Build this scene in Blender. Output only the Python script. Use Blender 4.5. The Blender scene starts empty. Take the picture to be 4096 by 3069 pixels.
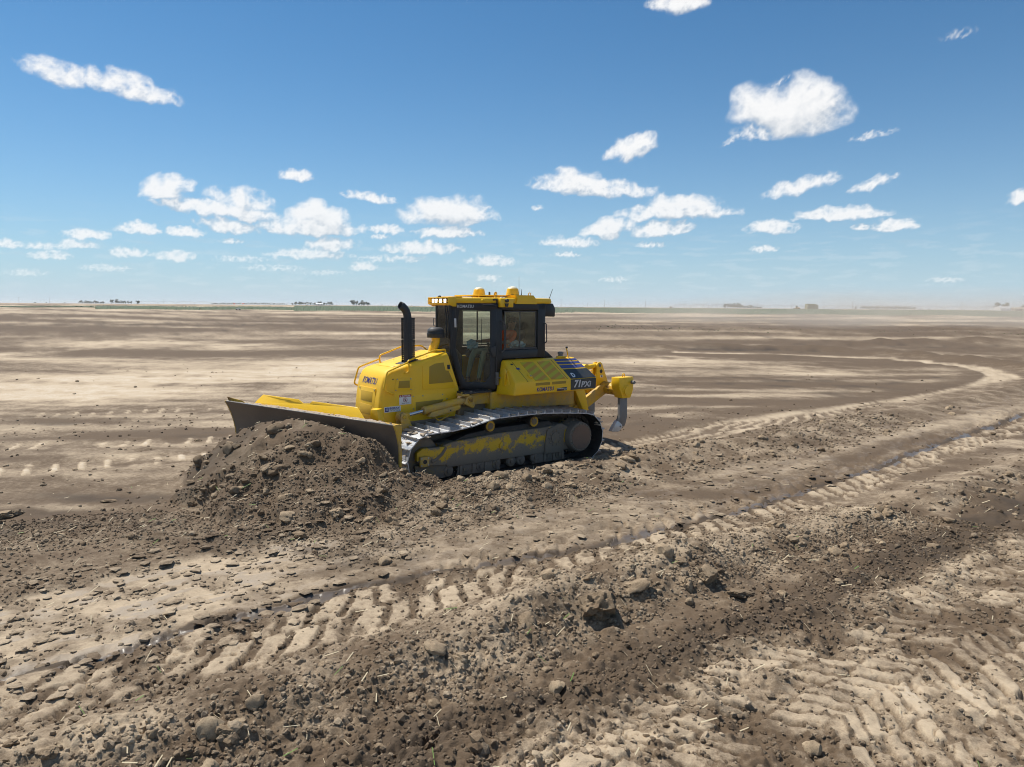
import bpy, bmesh, math, random
import numpy as np
from mathutils import Vector, Matrix, Euler

SC = bpy.context.scene
COL = SC.collection
random.seed(7)
R = math.radians

# ------------------------------------------------------------------ camera
W, H = 4096, 3069                      # photograph size, for turning its pixels into directions
F_PX, PITCH, ROLL, CAM_H = 2840.0, R(6.2), R(0.42), 3.2
cam_d = bpy.data.cameras.new("Camera")
cam = bpy.data.objects.new("Camera", cam_d)
COL.objects.link(cam)
cam_d.sensor_fit = 'HORIZONTAL'
cam_d.sensor_width = 36.0
cam_d.lens = 36.0 * F_PX / W
cam_d.clip_start = 0.1
cam_d.clip_end = 40000.0
cam.matrix_world = (Matrix.Translation((0, 0, CAM_H)) @ Matrix.Rotation(R(90) - PITCH, 4, 'X')
                    @ Matrix.Rotation(ROLL, 4, 'Z'))
SC.camera = cam

# ------------------------------------------------------------------ light
SUN_EL = R(60)
SHADOW = Vector((0.81, -0.575)).normalized()        # where shadows fall on the ground
SUN_DIR = Vector((-SHADOW.x * math.cos(SUN_EL), -SHADOW.y * math.cos(SUN_EL), math.sin(SUN_EL)))
sun_d = bpy.data.lights.new("Sun", 'SUN')
sun_d.energy = 5.0
sun_d.angle = R(0.53)
sun_d.color = (1.0, 0.945, 0.855)
sun = bpy.data.objects.new("Sun", sun_d)
COL.objects.link(sun)
sun.location = (-60, 40, 100)
sun.rotation_euler = SUN_DIR.to_track_quat('Z', 'Y').to_euler()

SC.view_settings.view_transform = 'Standard'
SC.view_settings.look = 'None'
SC.view_settings.gamma = 1.0
SC.view_settings.exposure = 0.18
SC.view_settings.use_curve_mapping = False
SC.cycles.use_denoising = True
SC.cycles.filter_width = 1.05
SC.cycles.denoising_input_passes = 'RGB_ALBEDO_NORMAL'
SC.cycles.denoising_prefilter = 'ACCURATE'
SC.cycles.volume_bounces = 1
SC.cycles.volume_max_steps = 48
SC.cycles.max_bounces = 8
SC.cycles.transparent_max_bounces = 16
SC.cycles.caustics_reflective = False
SC.cycles.caustics_refractive = False


def pix_dir(u, v):
    """direction in the world of a pixel of the photograph"""
    x, y = (u - W / 2) / F_PX, (H / 2 - v) / F_PX
    c, s = math.cos(ROLL), math.sin(ROLL)
    x, y = c * x - s * y, s * x + c * y
    return Vector((x, math.cos(PITCH) + y * math.sin(PITCH), -math.sin(PITCH) + y * math.cos(PITCH)))


def pix_ground(u, v, z=0.0):
    d = pix_dir(u, v)
    t = (z - CAM_H) / d.z
    return Vector((d.x * t, d.y * t, z))


VS = W / 2211.0                        # the photograph viewed 2211 pixels wide


def vg(x, y, z=0.0):
    return pix_ground(x * VS, y * VS, z)


# ------------------------------------------------------------------ world: sky and clouds
world = bpy.data.worlds.new("World")
SC.world = world
world.use_nodes = True
NT = world.node_tree
NT.nodes.clear()


class NB:
    """small helper to wire nodes"""
    def __init__(s, nt):
        s.nt = nt

    def n(s, typ, **kw):
        nd = s.nt.nodes.new(typ)
        for k, v in kw.items():
            setattr(nd, k, v)
        return nd

    def val(s, sock, v):
        if hasattr(v, 'is_linked'):
            s.nt.links.new(v, sock)
        else:
            sock.default_value = v

    def math(s, op, a, b=0.0, c=0.0, clamp=False):
        nd = s.n('ShaderNodeMath', operation=op, use_clamp=clamp)
        for i, x in enumerate((a, b, c)):
            s.val(nd.inputs[i], x)
        return nd.outputs[0]

    def vmath(s, op, a, b=(0, 0, 0), c=(0, 0, 0), out=0):
        nd = s.n('ShaderNodeVectorMath', operation=op)
        s.val(nd.inputs[0], a)
        s.val(nd.inputs[1], b)
        if op in ('MULTIPLY_ADD',):
            s.val(nd.inputs[2], c)
        return nd.outputs[out]

    def noise(s, vec, scale, detail=4, rough=0.55, dist=0.0, dim='3D', out=0):
        nd = s.n('ShaderNodeTexNoise', noise_dimensions=dim)
        if vec is not None:
            s.val(nd.inputs['Vector'], vec)
        nd.inputs['Scale'].default_value = scale
        nd.inputs['Detail'].default_value = detail
        nd.inputs['Roughness'].default_value = rough
        nd.inputs['Distortion'].default_value = dist
        return nd.outputs[out]

    def ramp(s, f, a, b, lo=0.0, hi=1.0, smooth=True):
        nd = s.n('ShaderNodeMapRange', interpolation_type='SMOOTHSTEP' if smooth else 'LINEAR', clamp=True) if not smooth \
            else s.n('ShaderNodeMapRange', interpolation_type='SMOOTHSTEP')
        s.val(nd.inputs[0], f)
        nd.inputs[1].default_value = a
        nd.inputs[2].default_value = b
        s.val(nd.inputs[3], lo)
        s.val(nd.inputs[4], hi)
        return nd.outputs[0]

    def mix(s, f, a, b):
        nd = s.n('ShaderNodeMix', data_type='RGBA')
        s.val(nd.inputs[0], f)
        s.val(nd.inputs[6], a if hasattr(a, 'is_linked') else (*a, 1) if len(a) == 3 else a)
        s.val(nd.inputs[7], b if hasattr(b, 'is_linked') else (*b, 1) if len(b) == 3 else b)
        return nd.outputs[2]

    def link(s, a, b):
        s.nt.links.new(a, b)


CLOUDS = [  # view-pixel centre, half sizes, strength, slant
    (1465, 8, 64, 30, 1.0, .0), (125, 160, 75, 32, .85, .1), (270, 190, 105, 28, .85, .12),
    (1705, 245, 128, 60, 1.1, .0), (1760, 225, 60, 40, 1.0, .0), (1655, 285, 70, 22, .6, 0), (1365, 322, 54, 26, .9, -.25), (640, 381, 34, 14, .9, .0), (362, 412, 58, 26, 1.0, -.15),
    (470, 455, 130, 20, 1.0, .08), (520, 435, 75, 26, .85, .1), (682, 478, 70, 34, 1.05, .0), (675, 495, 112, 18, 1.0, .0),
    (965, 464, 95, 32, 1.05, .0), (1020, 470, 45, 20, .8, -.2), (968, 505, 72, 14, .9, .0), (800, 428, 56, 11, .8, .1), (1285, 408, 128, 20, 1.0, .08),
    (1245, 398, 66, 26, 1.0, .1), (1460, 462, 128, 20, 1.0, .0), (1470, 446, 85, 24, .95, .0), (1310, 495, 55, 22, .95, -.1),
    (1225, 525, 65, 13, .7, .0), (1425, 499, 66, 17, .95, -.1), (1730, 404, 82, 18, .8, -.2), (1885, 397, 48, 14, .7, -.3),
    (1820, 464, 102, 17, 1.0, .0), (1665, 494, 55, 16, .95, .0), (1930, 489, 50, 15, .95, .0), (1860, 492, 20, 8, .7, 0), (2205, 430, 34, 18, .9, -.2),
    (490, 490, 66, 18, .85, .1), (400, 503, 40, 12, .85, .0), (300, 496, 50, 14, .85, .0), (190, 508, 54, 12, .8, .0),
    (835, 497, 36, 11, .8, .0), (910, 538, 86, 15, .85, .0), (715, 532, 58, 17, .9, -.1), (670, 552, 90, 12, .7, .0),
    (785, 577, 30, 11, .8, .0), (280, 547, 46, 11, .8, .0), (380, 555, 48, 13, .85, .0), (110, 553, 46, 10, .75, .0),
    (15, 528, 34, 11, .8, .0), (85, 532, 34, 9, .7, .0), (165, 530, 46, 12, .75, .0), (1060, 566, 56, 11, .7, .0),
    (1650, 538, 30, 8, .75, .0), (1885, 293, 52, 10, .4, -.1), (1055, 602, 28, 8, .75, .0), (1325, 605, 30, 7, .55, .0),
    (1405, 530, 32, 7, .6, 0), (590, 580, 70, 8, .4, 0), (850, 560, 80, 9, .5, 0), (1225, 551, 32, 7, .6, 0), (2070, 75, 46, 12, .22, -.1), (1585, 300, 30, 8, .4, -.5),
    (820, 512, 22, 6, .6, 0), (500, 522, 26, 6, .6, 0), (2040, 605, 44, 6, .5, 0), (1160, 450, 14, 6, .5, 0), (1680, 182, 24, 9, .35, -.6), (520, 560, 60, 8, .45, 0), (230, 580, 60, 8, .45, 0), (60, 590, 50, 8, .4, 0), (700, 590, 60, 7, .35, 0),
]


def azel(x, y):
    d = pix_dir(x * VS, y * VS).normalized()
    return math.atan2(d.x, d.y), math.asin(d.z)


def build_world():
    b = NB(NT)
    sky = b.n('ShaderNodeTexSky', sky_type='NISHITA')
    sky.sun_disc = False
    sky.sun_elevation = SUN_EL
    sky.sun_rotation = math.atan2(SUN_DIR.x, SUN_DIR.y)
    sky.altitude = 900.0
    sky.air_density = 1.0
    sky.dust_density = 0.25
    sky.ozone_density = 1.2
    bg_sky = b.n('ShaderNodeBackground')
    bg_sky.inputs[1].default_value = 0.086
    tint = b.n('ShaderNodeMix', data_type='RGBA', blend_type='MULTIPLY')
    tint.inputs[0].default_value = 1.0
    b.link(sky.outputs[0], tint.inputs[6])
    tint.inputs[7].default_value = (.43, .845, 1.06, 1)       # white balance of the photograph
    b.link(tint.outputs[2], bg_sky.inputs[0])

    out = b.n('ShaderNodeOutputWorld')
    b.link(bg_sky.outputs[0], out.inputs[0])


build_world()


# ------------------------------------------------------------------ helpers
def tag(o, label=None, cat=None, group=None, kind=None):
    if label:
        o['label'] = label
    if cat:
        o['category'] = cat
    if group:
        o['group'] = group
    if kind:
        o['kind'] = kind
    return o


def link(o, parent=None):
    COL.objects.link(o)
    if parent is not None:
        o.parent = parent
    return o


def empty(name, loc=(0, 0, 0), rz=0.0, size=.3):
    o = bpy.data.objects.new(name, None)
    o.empty_display_size = size
    o.location = loc
    o.rotation_euler = (0, 0, rz)
    return link(o)


def mesh_np(name, verts, faces, mat=None, parent=None, smooth=False):
    """verts (n,3) array, faces (m,k) array of equal-sided faces"""
    me = bpy.data.meshes.new(name)
    verts = np.ascontiguousarray(verts, dtype=np.float32)
    faces = np.ascontiguousarray(faces, dtype=np.int32)
    me.vertices.add(len(verts))
    me.vertices.foreach_set('co', verts.ravel())
    k = faces.shape[1]
    me.loops.add(faces.size)
    me.loops.foreach_set('vertex_index', faces.ravel())
    me.polygons.add(len(faces))
    me.polygons.foreach_set('loop_start', np.arange(0, faces.size, k, dtype=np.int32))
    me.polygons.foreach_set('use_smooth', np.full(len(faces), smooth))
    me.update(calc_edges=True)
    if mat:
        me.materials.append(mat)
    o = bpy.data.objects.new(name, me)
    return link(o, parent)


def new_mat(name):
    m = bpy.data.materials.new(name)
    m.use_nodes = True
    nt = m.node_tree
    bs = nt.nodes['Principled BSDF']
    return m, NB(nt), bs
# ------------------------------------------------------------------ numpy noise
def _hash(ix, iy, seed):
    h = ix.astype(np.int64).astype(np.uint32) * np.uint32(0x9E3779B1)
    h ^= iy.astype(np.int64).astype(np.uint32) * np.uint32(0x85EBCA77) + np.uint32((seed * 0xC2B2AE3D + 0x27D4EB2F) & 0xffffffff)
    h ^= h >> np.uint32(16)
    h *= np.uint32(0x7FEB352D)
    h ^= h >> np.uint32(15)
    h *= np.uint32(0x846CA68B)
    h ^= h >> np.uint32(16)
    return (h >> np.uint32(8)) / float(0x1000000)


def vnoise(x, y, seed=0):
    """gradient noise, about -1..1"""
    ix, iy = np.floor(x), np.floor(y)
    fx, fy = x - ix, y - iy
    ux, uy = fx * fx * fx * (fx * (fx * 6 - 15) + 10), fy * fy * fy * (fy * (fy * 6 - 15) + 10)

    def g(dx, dy):
        a = _hash(ix + dx, iy + dy, seed) * 2 * np.pi
        return np.cos(a) * (fx - dx) + np.sin(a) * (fy - dy)
    n0 = g(0, 0) * (1 - ux) + g(1, 0) * ux
    n1 = g(0, 1) * (1 - ux) + g(1, 1) * ux
    return (n0 * (1 - uy) + n1 * uy) * 1.5


def fbm(x, y, oct=4, seed=0, gain=.5):
    s, a = 0, 1.0
    for i in range(oct):
        s = s + a * vnoise(x * 2 ** i + 17.3 * i, y * 2 ** i - 9.1 * i, seed + i)
        a *= gain
    return s


def lumps(x, y, seed=0):
    """round lumps of random height (cellular): 0..1"""
    ix, iy = np.floor(x), np.floor(y)
    best = np.zeros_like(x)
    for dx in (-1, 0, 1):
        for dy in (-1, 0, 1):
            cx, cy = ix + dx, iy + dy
            px = cx + .15 + .7 * _hash(cx, cy, seed)
            py = cy + .15 + .7 * _hash(cx, cy, seed + 1)
            r = .18 + .42 * _hash(cx, cy, seed + 2) ** 1.5
            d2 = ((x - px) ** 2 + (y - py) ** 2) / (r * r)
            hgt = np.sqrt(np.clip(1 - d2, 0, 1)) * r / .6
            best = np.maximum(best, hgt)
    return best


def sstep(a, b, x):
    t = np.clip((x - a) / (b - a), 0, 1)
    return t * t * (3 - 2 * t)


# ------------------------------------------------------------------ where the bulldozer stands
DZ_O = Vector((-0.9232, 15.0265, 0.0))
DZ_YAW = R(-142.742)
DZ_F = np.array([math.cos(DZ_YAW), math.sin(DZ_YAW)])
DZ_L = np.array([-math.sin(DZ_YAW), math.cos(DZ_YAW)])


def dz_world(x, y):
    return (DZ_O.x + DZ_F[0] * x + DZ_L[0] * y, DZ_O.y + DZ_F[1] * x + DZ_L[1] * y)


def to_dz(X, Y):
    dx, dy = X - DZ_O.x, Y - DZ_O.y
    return dx * DZ_F[0] + dy * DZ_F[1], dx * DZ_L[0] + dy * DZ_L[1]


BL_N = np.array([2.72, 1.75])                      # near end of the blade (machine frame)
BL_T = np.array([0.45534, -0.89032])               # along the blade towards its far end
BL_F = np.array([0.89032, 0.45534])                # forward, off the blade face
BL_LEN = 3.93


# ------------------------------------------------------------------ lanes across the field
class Lane:
    def __init__(s, pts, n=10):
        P = np.array(pts, float)
        Q = []
        for i in range(len(P) - 1):
            p0, p1, p2, p3 = P[max(i - 1, 0)], P[i], P[i + 1], P[min(i + 2, len(P) - 1)]
            for k in range(n if len(P) > 2 else 1):
                t = k / n
                Q.append(.5 * ((2 * p1) + (-p0 + p2) * t + (2 * p0 - 5 * p1 + 4 * p2 - p3) * t * t
                               + (-p0 + 3 * p1 - 3 * p2 + p3) * t ** 3))
        Q.append(P[-1])
        s.P = np.array(Q)
        # thin out to keep it cheap
        s.P = s.P[::3] if len(s.P) > 30 else s.P
        s.s0 = np.concatenate([[0], np.cumsum(np.linalg.norm(np.diff(s.P, axis=0), axis=1))])

    def at(s, X, Y, reach):
        """signed distance to the right and arc length; far points get a large distance"""
        d = np.full(X.shape, 1e3)
        a = np.zeros(X.shape)
        lo, hi = s.P.min(0) - reach, s.P.max(0) + reach
        m = (X > lo[0]) & (X < hi[0]) & (Y > lo[1]) & (Y < hi[1])
        if not m.any():
            return d, a
        x, y = X[m], Y[m]
        bd = np.full(x.shape, 1e6)
        bs = np.zeros(x.shape)
        sg = np.ones(x.shape)
        for i in range(len(s.P) - 1):
            p, q = s.P[i], s.P[i + 1]
            e = q - p
            L2 = e @ e
            t = np.clip(((x - p[0]) * e[0] + (y - p[1]) * e[1]) / L2, 0, 1)
            dx, dy = x - p[0] - t * e[0], y - p[1] - t * e[1]
            dd = dx * dx + dy * dy
            k = dd < bd
            bd = np.where(k, dd, bd)
            bs = np.where(k, s.s0[i] + t * math.sqrt(L2), bs)
            sg = np.where(k, -np.sign(e[0] * (y - p[1]) - e[1] * (x - p[0])), sg)
        d[m] = np.sqrt(bd) * sg
        a[m] = bs
        return d, a


def vl(pts):
    return [tuple(vg(x, y)[:2]) for x, y in pts]


L_WET = Lane(vl([(-120, 1400), (150, 1335), (350, 1285), (560, 1238), (760, 1195), (950, 1168), (1150, 1140), (1350, 1100),
                 (1550, 1050), (1750, 1000), (1920, 948), (2080, 900), (2300, 838)]))
L_TREAD = Lane(vl([(-120, 1545), (150, 1480), (400, 1420), (620, 1358), (850, 1300), (1050, 1240), (1300, 1180), (1500, 1128),
                   (1700, 1068), (1900, 1005), (2060, 950), (2300, 872)]))
L_RIDGE = Lane(vl([(-80, 1715), (250, 1608), (500, 1540), (700, 1478), (900, 1422), (1100, 1350), (1300, 1275), (1500, 1218),
                   (1700, 1165), (1900, 1110), (2100, 1050), (2350, 975)]))
L_DARK = Lane(vl([(880, 1720), (1200, 1580), (1500, 1450), (1700, 1360), (1900, 1260), (2050, 1180), (2300, 1085)]))
L_RIGHT = Lane(vl([(1350, 1740), (1700, 1600), (1950, 1470), (2150, 1330), (2400, 1190)]))
L_LEFT1 = Lane(vl([(-100, 972), (150, 962), (300, 956), (520, 946)]))
L_LEFT2 = Lane(vl([(-100, 1030), (150, 1008), (300, 995), (460, 982)]))
L_LEFT3 = Lane(vl([(-100, 905), (150, 895), (350, 888), (520, 882)]))
L_SCRUFF = Lane(vl([(-100, 1165), (150, 1150), (350, 1135), (600, 1150), (800, 1180)]))
L_LOOP = Lane(vl([(1380, 965), (1600, 915), (1800, 888), (1960, 866), (2080, 846), (2150, 826), (2160, 808), (2090, 791), (1960, 777),
                  (1800, 768), (1600, 762), (1450, 760)]))
L_BERM = Lane(vl([(1330, 752), (1500, 750), (1650, 752), (1800, 757), (1950, 766), (2100, 780), (2300, 806)]))
L_BERM2 = Lane(vl([(1850, 742), (1960, 737), (2080, 735), (2300, 736)]))
L_SPILL = Lane([dz_world(3.0, 2.75), dz_world(2.1, 2.62), dz_world(1.1, 2.66), dz_world(0, 2.66), dz_world(-1.5, 2.45),
                dz_world(-3.1, 2.35), dz_world(-5.2, 2.3)] + vl([(1640, 958), (1800, 922), (2000, 876), (2300, 812)]))
L_TRAIL = Lane([dz_world(-2.0, 1.1), dz_world(-4.0, 1.1), dz_world(-6.5, 1.0)] + vl([(1560, 918), (1760, 900), (1950, 866)]))

PALE_SPOTS = [  # pale dry crust: view pixels, half sizes, strength
    (150, 838, 360, 34, 1.15), (420, 812, 260, 22, .95), (640, 800, 170, 26, .95), (700, 830, 120, 20, .7), (60, 760, 80, 10, .7), (250, 742, 160, 12, .6),
    (1420, 776, 150, 14, .75), (1650, 908, 60, 8, .9), (1480, 898, 80, 8, .6), (1720, 800, 120, 14, .5), (900, 720, 400, 4, .5), (500, 748, 100, 8, .5),
    (2060, 770, 160, 8, .5), (1350, 830, 120, 8, .45), (700, 1205, 160, 18, .7), (900, 1160, 110, 14, .6), (1390, 1500, 60, 30, .7), (1150, 1520, 60, 40, .4),
    (1700, 850, 200, 10, .35), (1950, 862, 60, 8, .9),
    (330, 985, 160, 10, .5), (250, 960, 180, 8, .4), (120, 1095, 200, 8, .45)]
DARK_SPOTS = [(100, 905, 140, 12, .5), (200, 1075, 200, 14, .5), (120, 1110, 180, 24, .5), (560, 1050, 60, 30, .4), (1600, 755, 180, 6, .8),
              (1380, 1420, 120, 60, .3), (880, 1600, 250, 50, .35), (1840, 880, 120, 8, .3), (1750, 830, 360, 45, .34), (1500, 930, 200, 30, .3), (1100, 700, 900, 16, .22), (400, 700, 500, 10, .3), (1950, 745, 250, 10, .3), (350, 940, 300, 16, .3)]


def spot(X, Y, lst):
    out = np.zeros_like(X)
    for (x, y, rx, ry, st) in lst:
        c = vg(x, y)
        a = abs(vg(x + rx, y).x - c.x)
        b = abs(vg(x, y - ry).y - vg(x, y + ry).y) * .5
        q = ((X - c.x) / a) ** 2 + ((Y - c.y) / b) ** 2
        out = np.maximum(out, st * np.exp(-q * 1.1))
    return out


CREST_S = np.array([-1.2, -.6, -.21, .15, .65, .93, 1.21, 1.5, 2.0, 2.34, 2.63, 3.04, 3.49, 3.9, 4.4])
CREST_Z = np.array([.12, .30, .45, .74, .94, 1.02, 1.11, 1.16, 1.16, 1.13, 1.06, .90, .68, .42, .0])
TOE_S = np.array([-1.2, -.5, .5, 1.6, 2.6, 3.6, 4.4])
TOE_N = np.array([1.5, 2.5, 2.65, 2.6, 2.2, 1.5, .9])


def pile(X, Y):
    """earth heaped against the blade"""
    dx, dy = to_dz(X, Y)
    rx, ry = dx - BL_N[0], dy - BL_N[1]
    s = rx * BL_T[0] + ry * BL_T[1]
    n = rx * BL_F[0] + ry * BL_F[1]
    wob = .22 * fbm(X * 1.1, Y * 1.1, 3, 41)
    z = np.interp(s, CREST_S, CREST_Z)
    toe = np.interp(s, TOE_S, TOE_N) * (1 + wob)
    t = np.clip((n - .28) / (toe - .28), 0, 1)
    prof = np.where(n < .28, 1.0 - .15 * (.28 - n) / .28, (1 - t) ** 1.12 * (1 + .25 * t))
    edge = sstep(-.12, -.04, n) + sstep(.05, -.25, s)
    return z * prof * np.clip(edge, 0, 1) * sstep(-1.2, -.5, s) * (n > -.6)


def rise(r):
    """the plain climbs gently away from the camera"""
    return 2.2 * sstep(110, 750, r)


def ground_fields(X, Y, detail=None, lite=False):
    """height and soil state of the field at world points"""
    r = np.hypot(X, Y)
    if detail is None:
        detail = np.full(X.shape, .01)
    f = lambda wl: np.clip(wl / (2.2 * detail) - .6, 0, 1)
    near = sstep(90, 40, r)
    z = .05 * fbm(X / 7, Y / 7, 3, 1) * sstep(300, 60, r) + .10 * fbm(X / 160, Y / 160, 2, 2) * sstep(20, 120, r)
    z = z + rise(r)
    pale = .30 + .42 * fbm(X / 10, Y / 1.6, 4, 5) * sstep(4, 25, r)
    far = sstep(26, 45, r)
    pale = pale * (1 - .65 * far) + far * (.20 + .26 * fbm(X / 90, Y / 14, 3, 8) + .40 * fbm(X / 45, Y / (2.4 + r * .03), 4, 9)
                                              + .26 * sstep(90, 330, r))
    midr = sstep(12, 20, r) * sstep(140, 60, r)
    pale = pale + midr * (.22 * fbm(X / 5, Y / .9, 3, 6) * f(.9) + .20 * vnoise(X / .8, Y / .5, 7) * f(.5) + .16 * fbm(X / 18, Y / 1.5, 3, 10))
    wob_ = 1.2 * fbm(X / 22, Y / 16, 2, 12)
    for i_, wl in enumerate((7.0, 3.4, 1.7, .85, .42)):
        pale = pale + sstep(13, 26, r) * .17 * vnoise(X / (wl * 13), (Y + wob_) / wl, 500 + i_) * f(wl)
    moist = .22 + .35 * fbm(X / 1.6, Y / 1.1, 4, 11)
    wet = np.zeros_like(X)
    loose = .58 + .5 * fbm(X / 1.5, Y / 1.1, 3, 14)
    clod = np.zeros_like(X)
    ps, ds = spot(X, Y, PALE_SPOTS), spot(X, Y, DARK_SPOTS)
    pale = pale * (1 - .5 * ps) + ps * (.95 + .35 * fbm(X / 1.3, Y / .8, 3, 17) + .45 * fbm(X / 6, Y / 1.4, 4, 18))
    loose = loose * (1 - .75 * ps)
    moist = moist * (1 - .8 * ps) + ds * .7
    pale = pale - ds * .6

    def cleats(d, s, hw, pitch, slant=0.0, soft=.05):
        """bars pressed across a lane"""
        ph = ((s + slant * np.abs(d) + .03 * fbm(s * 2, d * 2, 2, 77)) / pitch) % 1.0
        bar = sstep(.0, .18, ph) * sstep(.62, .42, ph)
        return bar * sstep(hw, hw - soft, np.abs(d))

    def pads(d, s, pitch, rows, slant, seed):
        """tyre-lug pads: rounded blocks in slanted rows, each with its own strength"""
        u = (s + slant * np.abs(d) + .10 * fbm(X * 1.1, Y * 1.1, 2, seed + 3)) / pitch
        v = (d + .07 * fbm(X * 1.6, Y * 1.6, 2, seed + 5)) / rows
        iv = np.floor(v)
        u = u + .5 * (iv % 2)
        iu = np.floor(u)
        fu, fv = np.abs(u - iu - .5) * 2, np.abs(v - iv - .5) * 2
        k = _hash(iu, iv, seed)
        e = .14 * fbm(X * 9, Y * 9, 3, seed + 7)
        sh = sstep(.84, .70, fu + 1.2 * e + .22 * (1 - k)) * sstep(1.0, .86, fv + 1.2 * e)
        worn = sstep(-.62, -.05, fbm(X * 1.3, Y * 1.3, 4, seed + 9) + .35 * (k - .45))
        crack = sstep(.07, .015, np.abs(vnoise(X / .17 + e * 2, Y / .13, seed + 11))) * sstep(.0, .25, vnoise(X / .5, Y / .5, seed + 12) + .1)
        return sh * worn * (1 - .75 * crack * f(.07)), k

    # pale tyre lane with big lugs
    d, s = L_TREAD.at(X, Y, 2.0)
    m = sstep(.90, .60, np.abs(d + .14 * fbm(s, d, 2, 3)))
    lug, k = pads(d, s, .34, .55, np.where(d > 0, .65, -.65), 101)
    lug = lug * (.6 + .4 * k)
    z = z + m * (-.040 + .052 * lug)
    pale = pale * (1 - m) + m * (.22 + .52 * lug)
    moist = moist * (1 - .6 * m * lug)
    loose = loose * (1 - m) + m * (.95 - .88 * lug)
    # smooth scraped lane, damp, with puddled wheel edge
    d, s = L_WET.at(X, Y, 2.2)
    dd = d + .12 * fbm(s * .7, d * .7, 3, 23)
    m = sstep(1.16, .92, np.abs(dd))
    smear = .5 + .5 * fbm(s * .9, d * 4.0, 4, 25)
    plate = sstep(-.35, .15, fbm(X * 1.9, Y * 2.4, 4, 27))
    leftish = sstep(-2.0, -3.4, X)
    plate = plate * (leftish * .75 + (1 - leftish)) + .0
    z = z + m * (-.05 + .012 * plate)
    pale = pale * (1 - m) + m * (.38 + .18 * plate * smear + leftish * (.14 + .22 * plate) + .10 * fbm(X * .6, Y * .6, 2, 26))
    moist = moist * (1 - m) + m * (.33 + .16 * (1 - plate) - .12 * leftish)
    loose = loose * (1 - m) + m * (.05 + .75 * leftish * (1 - plate))
    wet = np.maximum(wet, m * (.48 + .14 * leftish * plate) * sstep(.25, .6, smear))
    m2 = sstep(.24, .06, np.abs(d - 1.0 + .12 * fbm(s * 1.2, d, 2, 29)))
    pud = m2 * sstep(.02, .35, fbm(s * .8, d * 2.2, 3, 31) + .16)
    moist = np.maximum(moist, m2 * .85)
    pale = pale - m2 * .35
    wet = np.maximum(wet, pud)
    z = z - pud * .03
    # windrow nearest the camera
    d, s = L_RIDGE.at(X, Y, 2.5)
    hh = .19 + .11 * fbm(s * .55, d * .3, 2, 33)
    m = np.exp(-(d / .50) ** 2)
    z = z + hh * m
    m = sstep(.95, .45, np.abs(d - .12))
    pale = pale * (1 - m) + m * (.44 + .30 * fbm(X * 1.2, Y * 1.2, 3, 35) - .12 * sstep(0, .4, d))
    moist = moist * (1 - m) + m * .18
    loose = loose * (1 - m) + m * (.55 + .35 * sstep(-.1, .3, d))
    clod = np.maximum(clod, m * (.25 + .75 * sstep(-.15, .35, d)))
    for (u, v, hm, rm) in ((2250, 2370, .13, .42), (2400, 2400, .10, .36), (2560, 2330, .10, .42), (2790, 2290, .14, .45), (2690, 2225, .10, .5), (2080, 2440, .09, .35), (1650, 2640, .06, .5)):
        c = pix_ground(u, v, .15)
        z = z + hm * np.exp(-(((X - c.x) ** 2 + (Y - c.y) ** 2) / rm ** 2))
    # dark crumbly band
    d, s = L_DARK.at(X, Y, 2.5)
    m = sstep(.85, .40, np.abs(d + .2 * fbm(s * .6, d * .6, 3, 37)))
    z = z + m * (.03 + .05 * np.clip(fbm(X * 2.2, Y * 2.2, 3, 39), -.5, 1))
    pale = pale * (1 - m) + m * .08
    moist = moist * (1 - m) + m * (.74 + .25 * fbm(X * 1.3, Y * 1.3, 2, 43))
    loose = loose * (1 - m) + m * .95
    clod = np.maximum(clod, m * .35)
    # trodden tyre ground at the right
    d, s = L_RIGHT.at(X, Y, 4.0)
    m = sstep(1.5, 1.15, d) * sstep(-1.3, -.75, d + .25 * fbm(s * .7, d, 2, 45))
    m = np.where(np.abs(d) < 50, m, 0)
    lug, k = pads(d, s, .21, .34, .75, 131)
    lug = lug * (.45 + .55 * k)
    z = z + m * (-.03 + .042 * lug)
    pale = pale * (1 - m) + m * (.28 + .40 * lug + .30 * fbm(X * .8, Y * .8, 4, 49))
    moist = moist * (1 - m) + m * (.25 * (1 - lug))
    loose = loose * (1 - m) + m * (.92 - .8 * lug)
    # crawler imprints left of the heap
    for ln, hw, st in ((L_LEFT1, .42, .8), (L_LEFT2, .45, 1.0), (L_LEFT3, .4, .6)):
        d, s = ln.at(X, Y, 1.2)
        m = sstep(hw + .12, hw, np.abs(d)) * st
        bar = cleats(d, s, hw, .45, .12, .06)
        thin = sstep(.08, .03, np.abs(((s / .45) % 1) - .5) * .45) * sstep(hw, hw - .1, np.abs(d))
        ok = sstep(-.35, .1, fbm(X * .8, Y * .8, 3, 51) + .1)
        z = z + m * (-.03 + .035 * thin * ok)
        pale = pale * (1 - .5 * m) + m * ok * (.25 + .65 * thin)
        loose = loose * (1 - .6 * m)
    d, s = L_SCRUFF.at(X, Y, 2.5)
    m = sstep(1.0, .4, np.abs(d)) * .8
    z = z + m * .05 * np.clip(fbm(X * 2.5, Y * 2.5, 3, 53) + .2, 0, 1)
    moist = moist + m * .25
    loose = loose * (1 - m) + m * .95
    clod = np.maximum(clod, m * .6)
    # turning loop behind the machine
    d, s = L_LOOP.at(X, Y, 8.0)
    band = sstep(7.5, 3.5, np.abs(d)) * sstep(60, 30, r)
    pale = pale + band * (.34 * vnoise(d / .62, s / 16, 601) * f(.8) + .30 * vnoise(d / 1.5, s / 22, 602) - .04)
    rim = sstep(2.6, 1.1, np.abs(d)) * .7
    pale = pale * (1 - rim) + rim * .16
    moist = moist * (1 - rim) + rim * .38
    m = sstep(.85, .55, np.abs(d))
    pale = pale * (1 - m) + m * (.78 + .3 * fbm(s * .5, d * 2, 3, 55))
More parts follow.
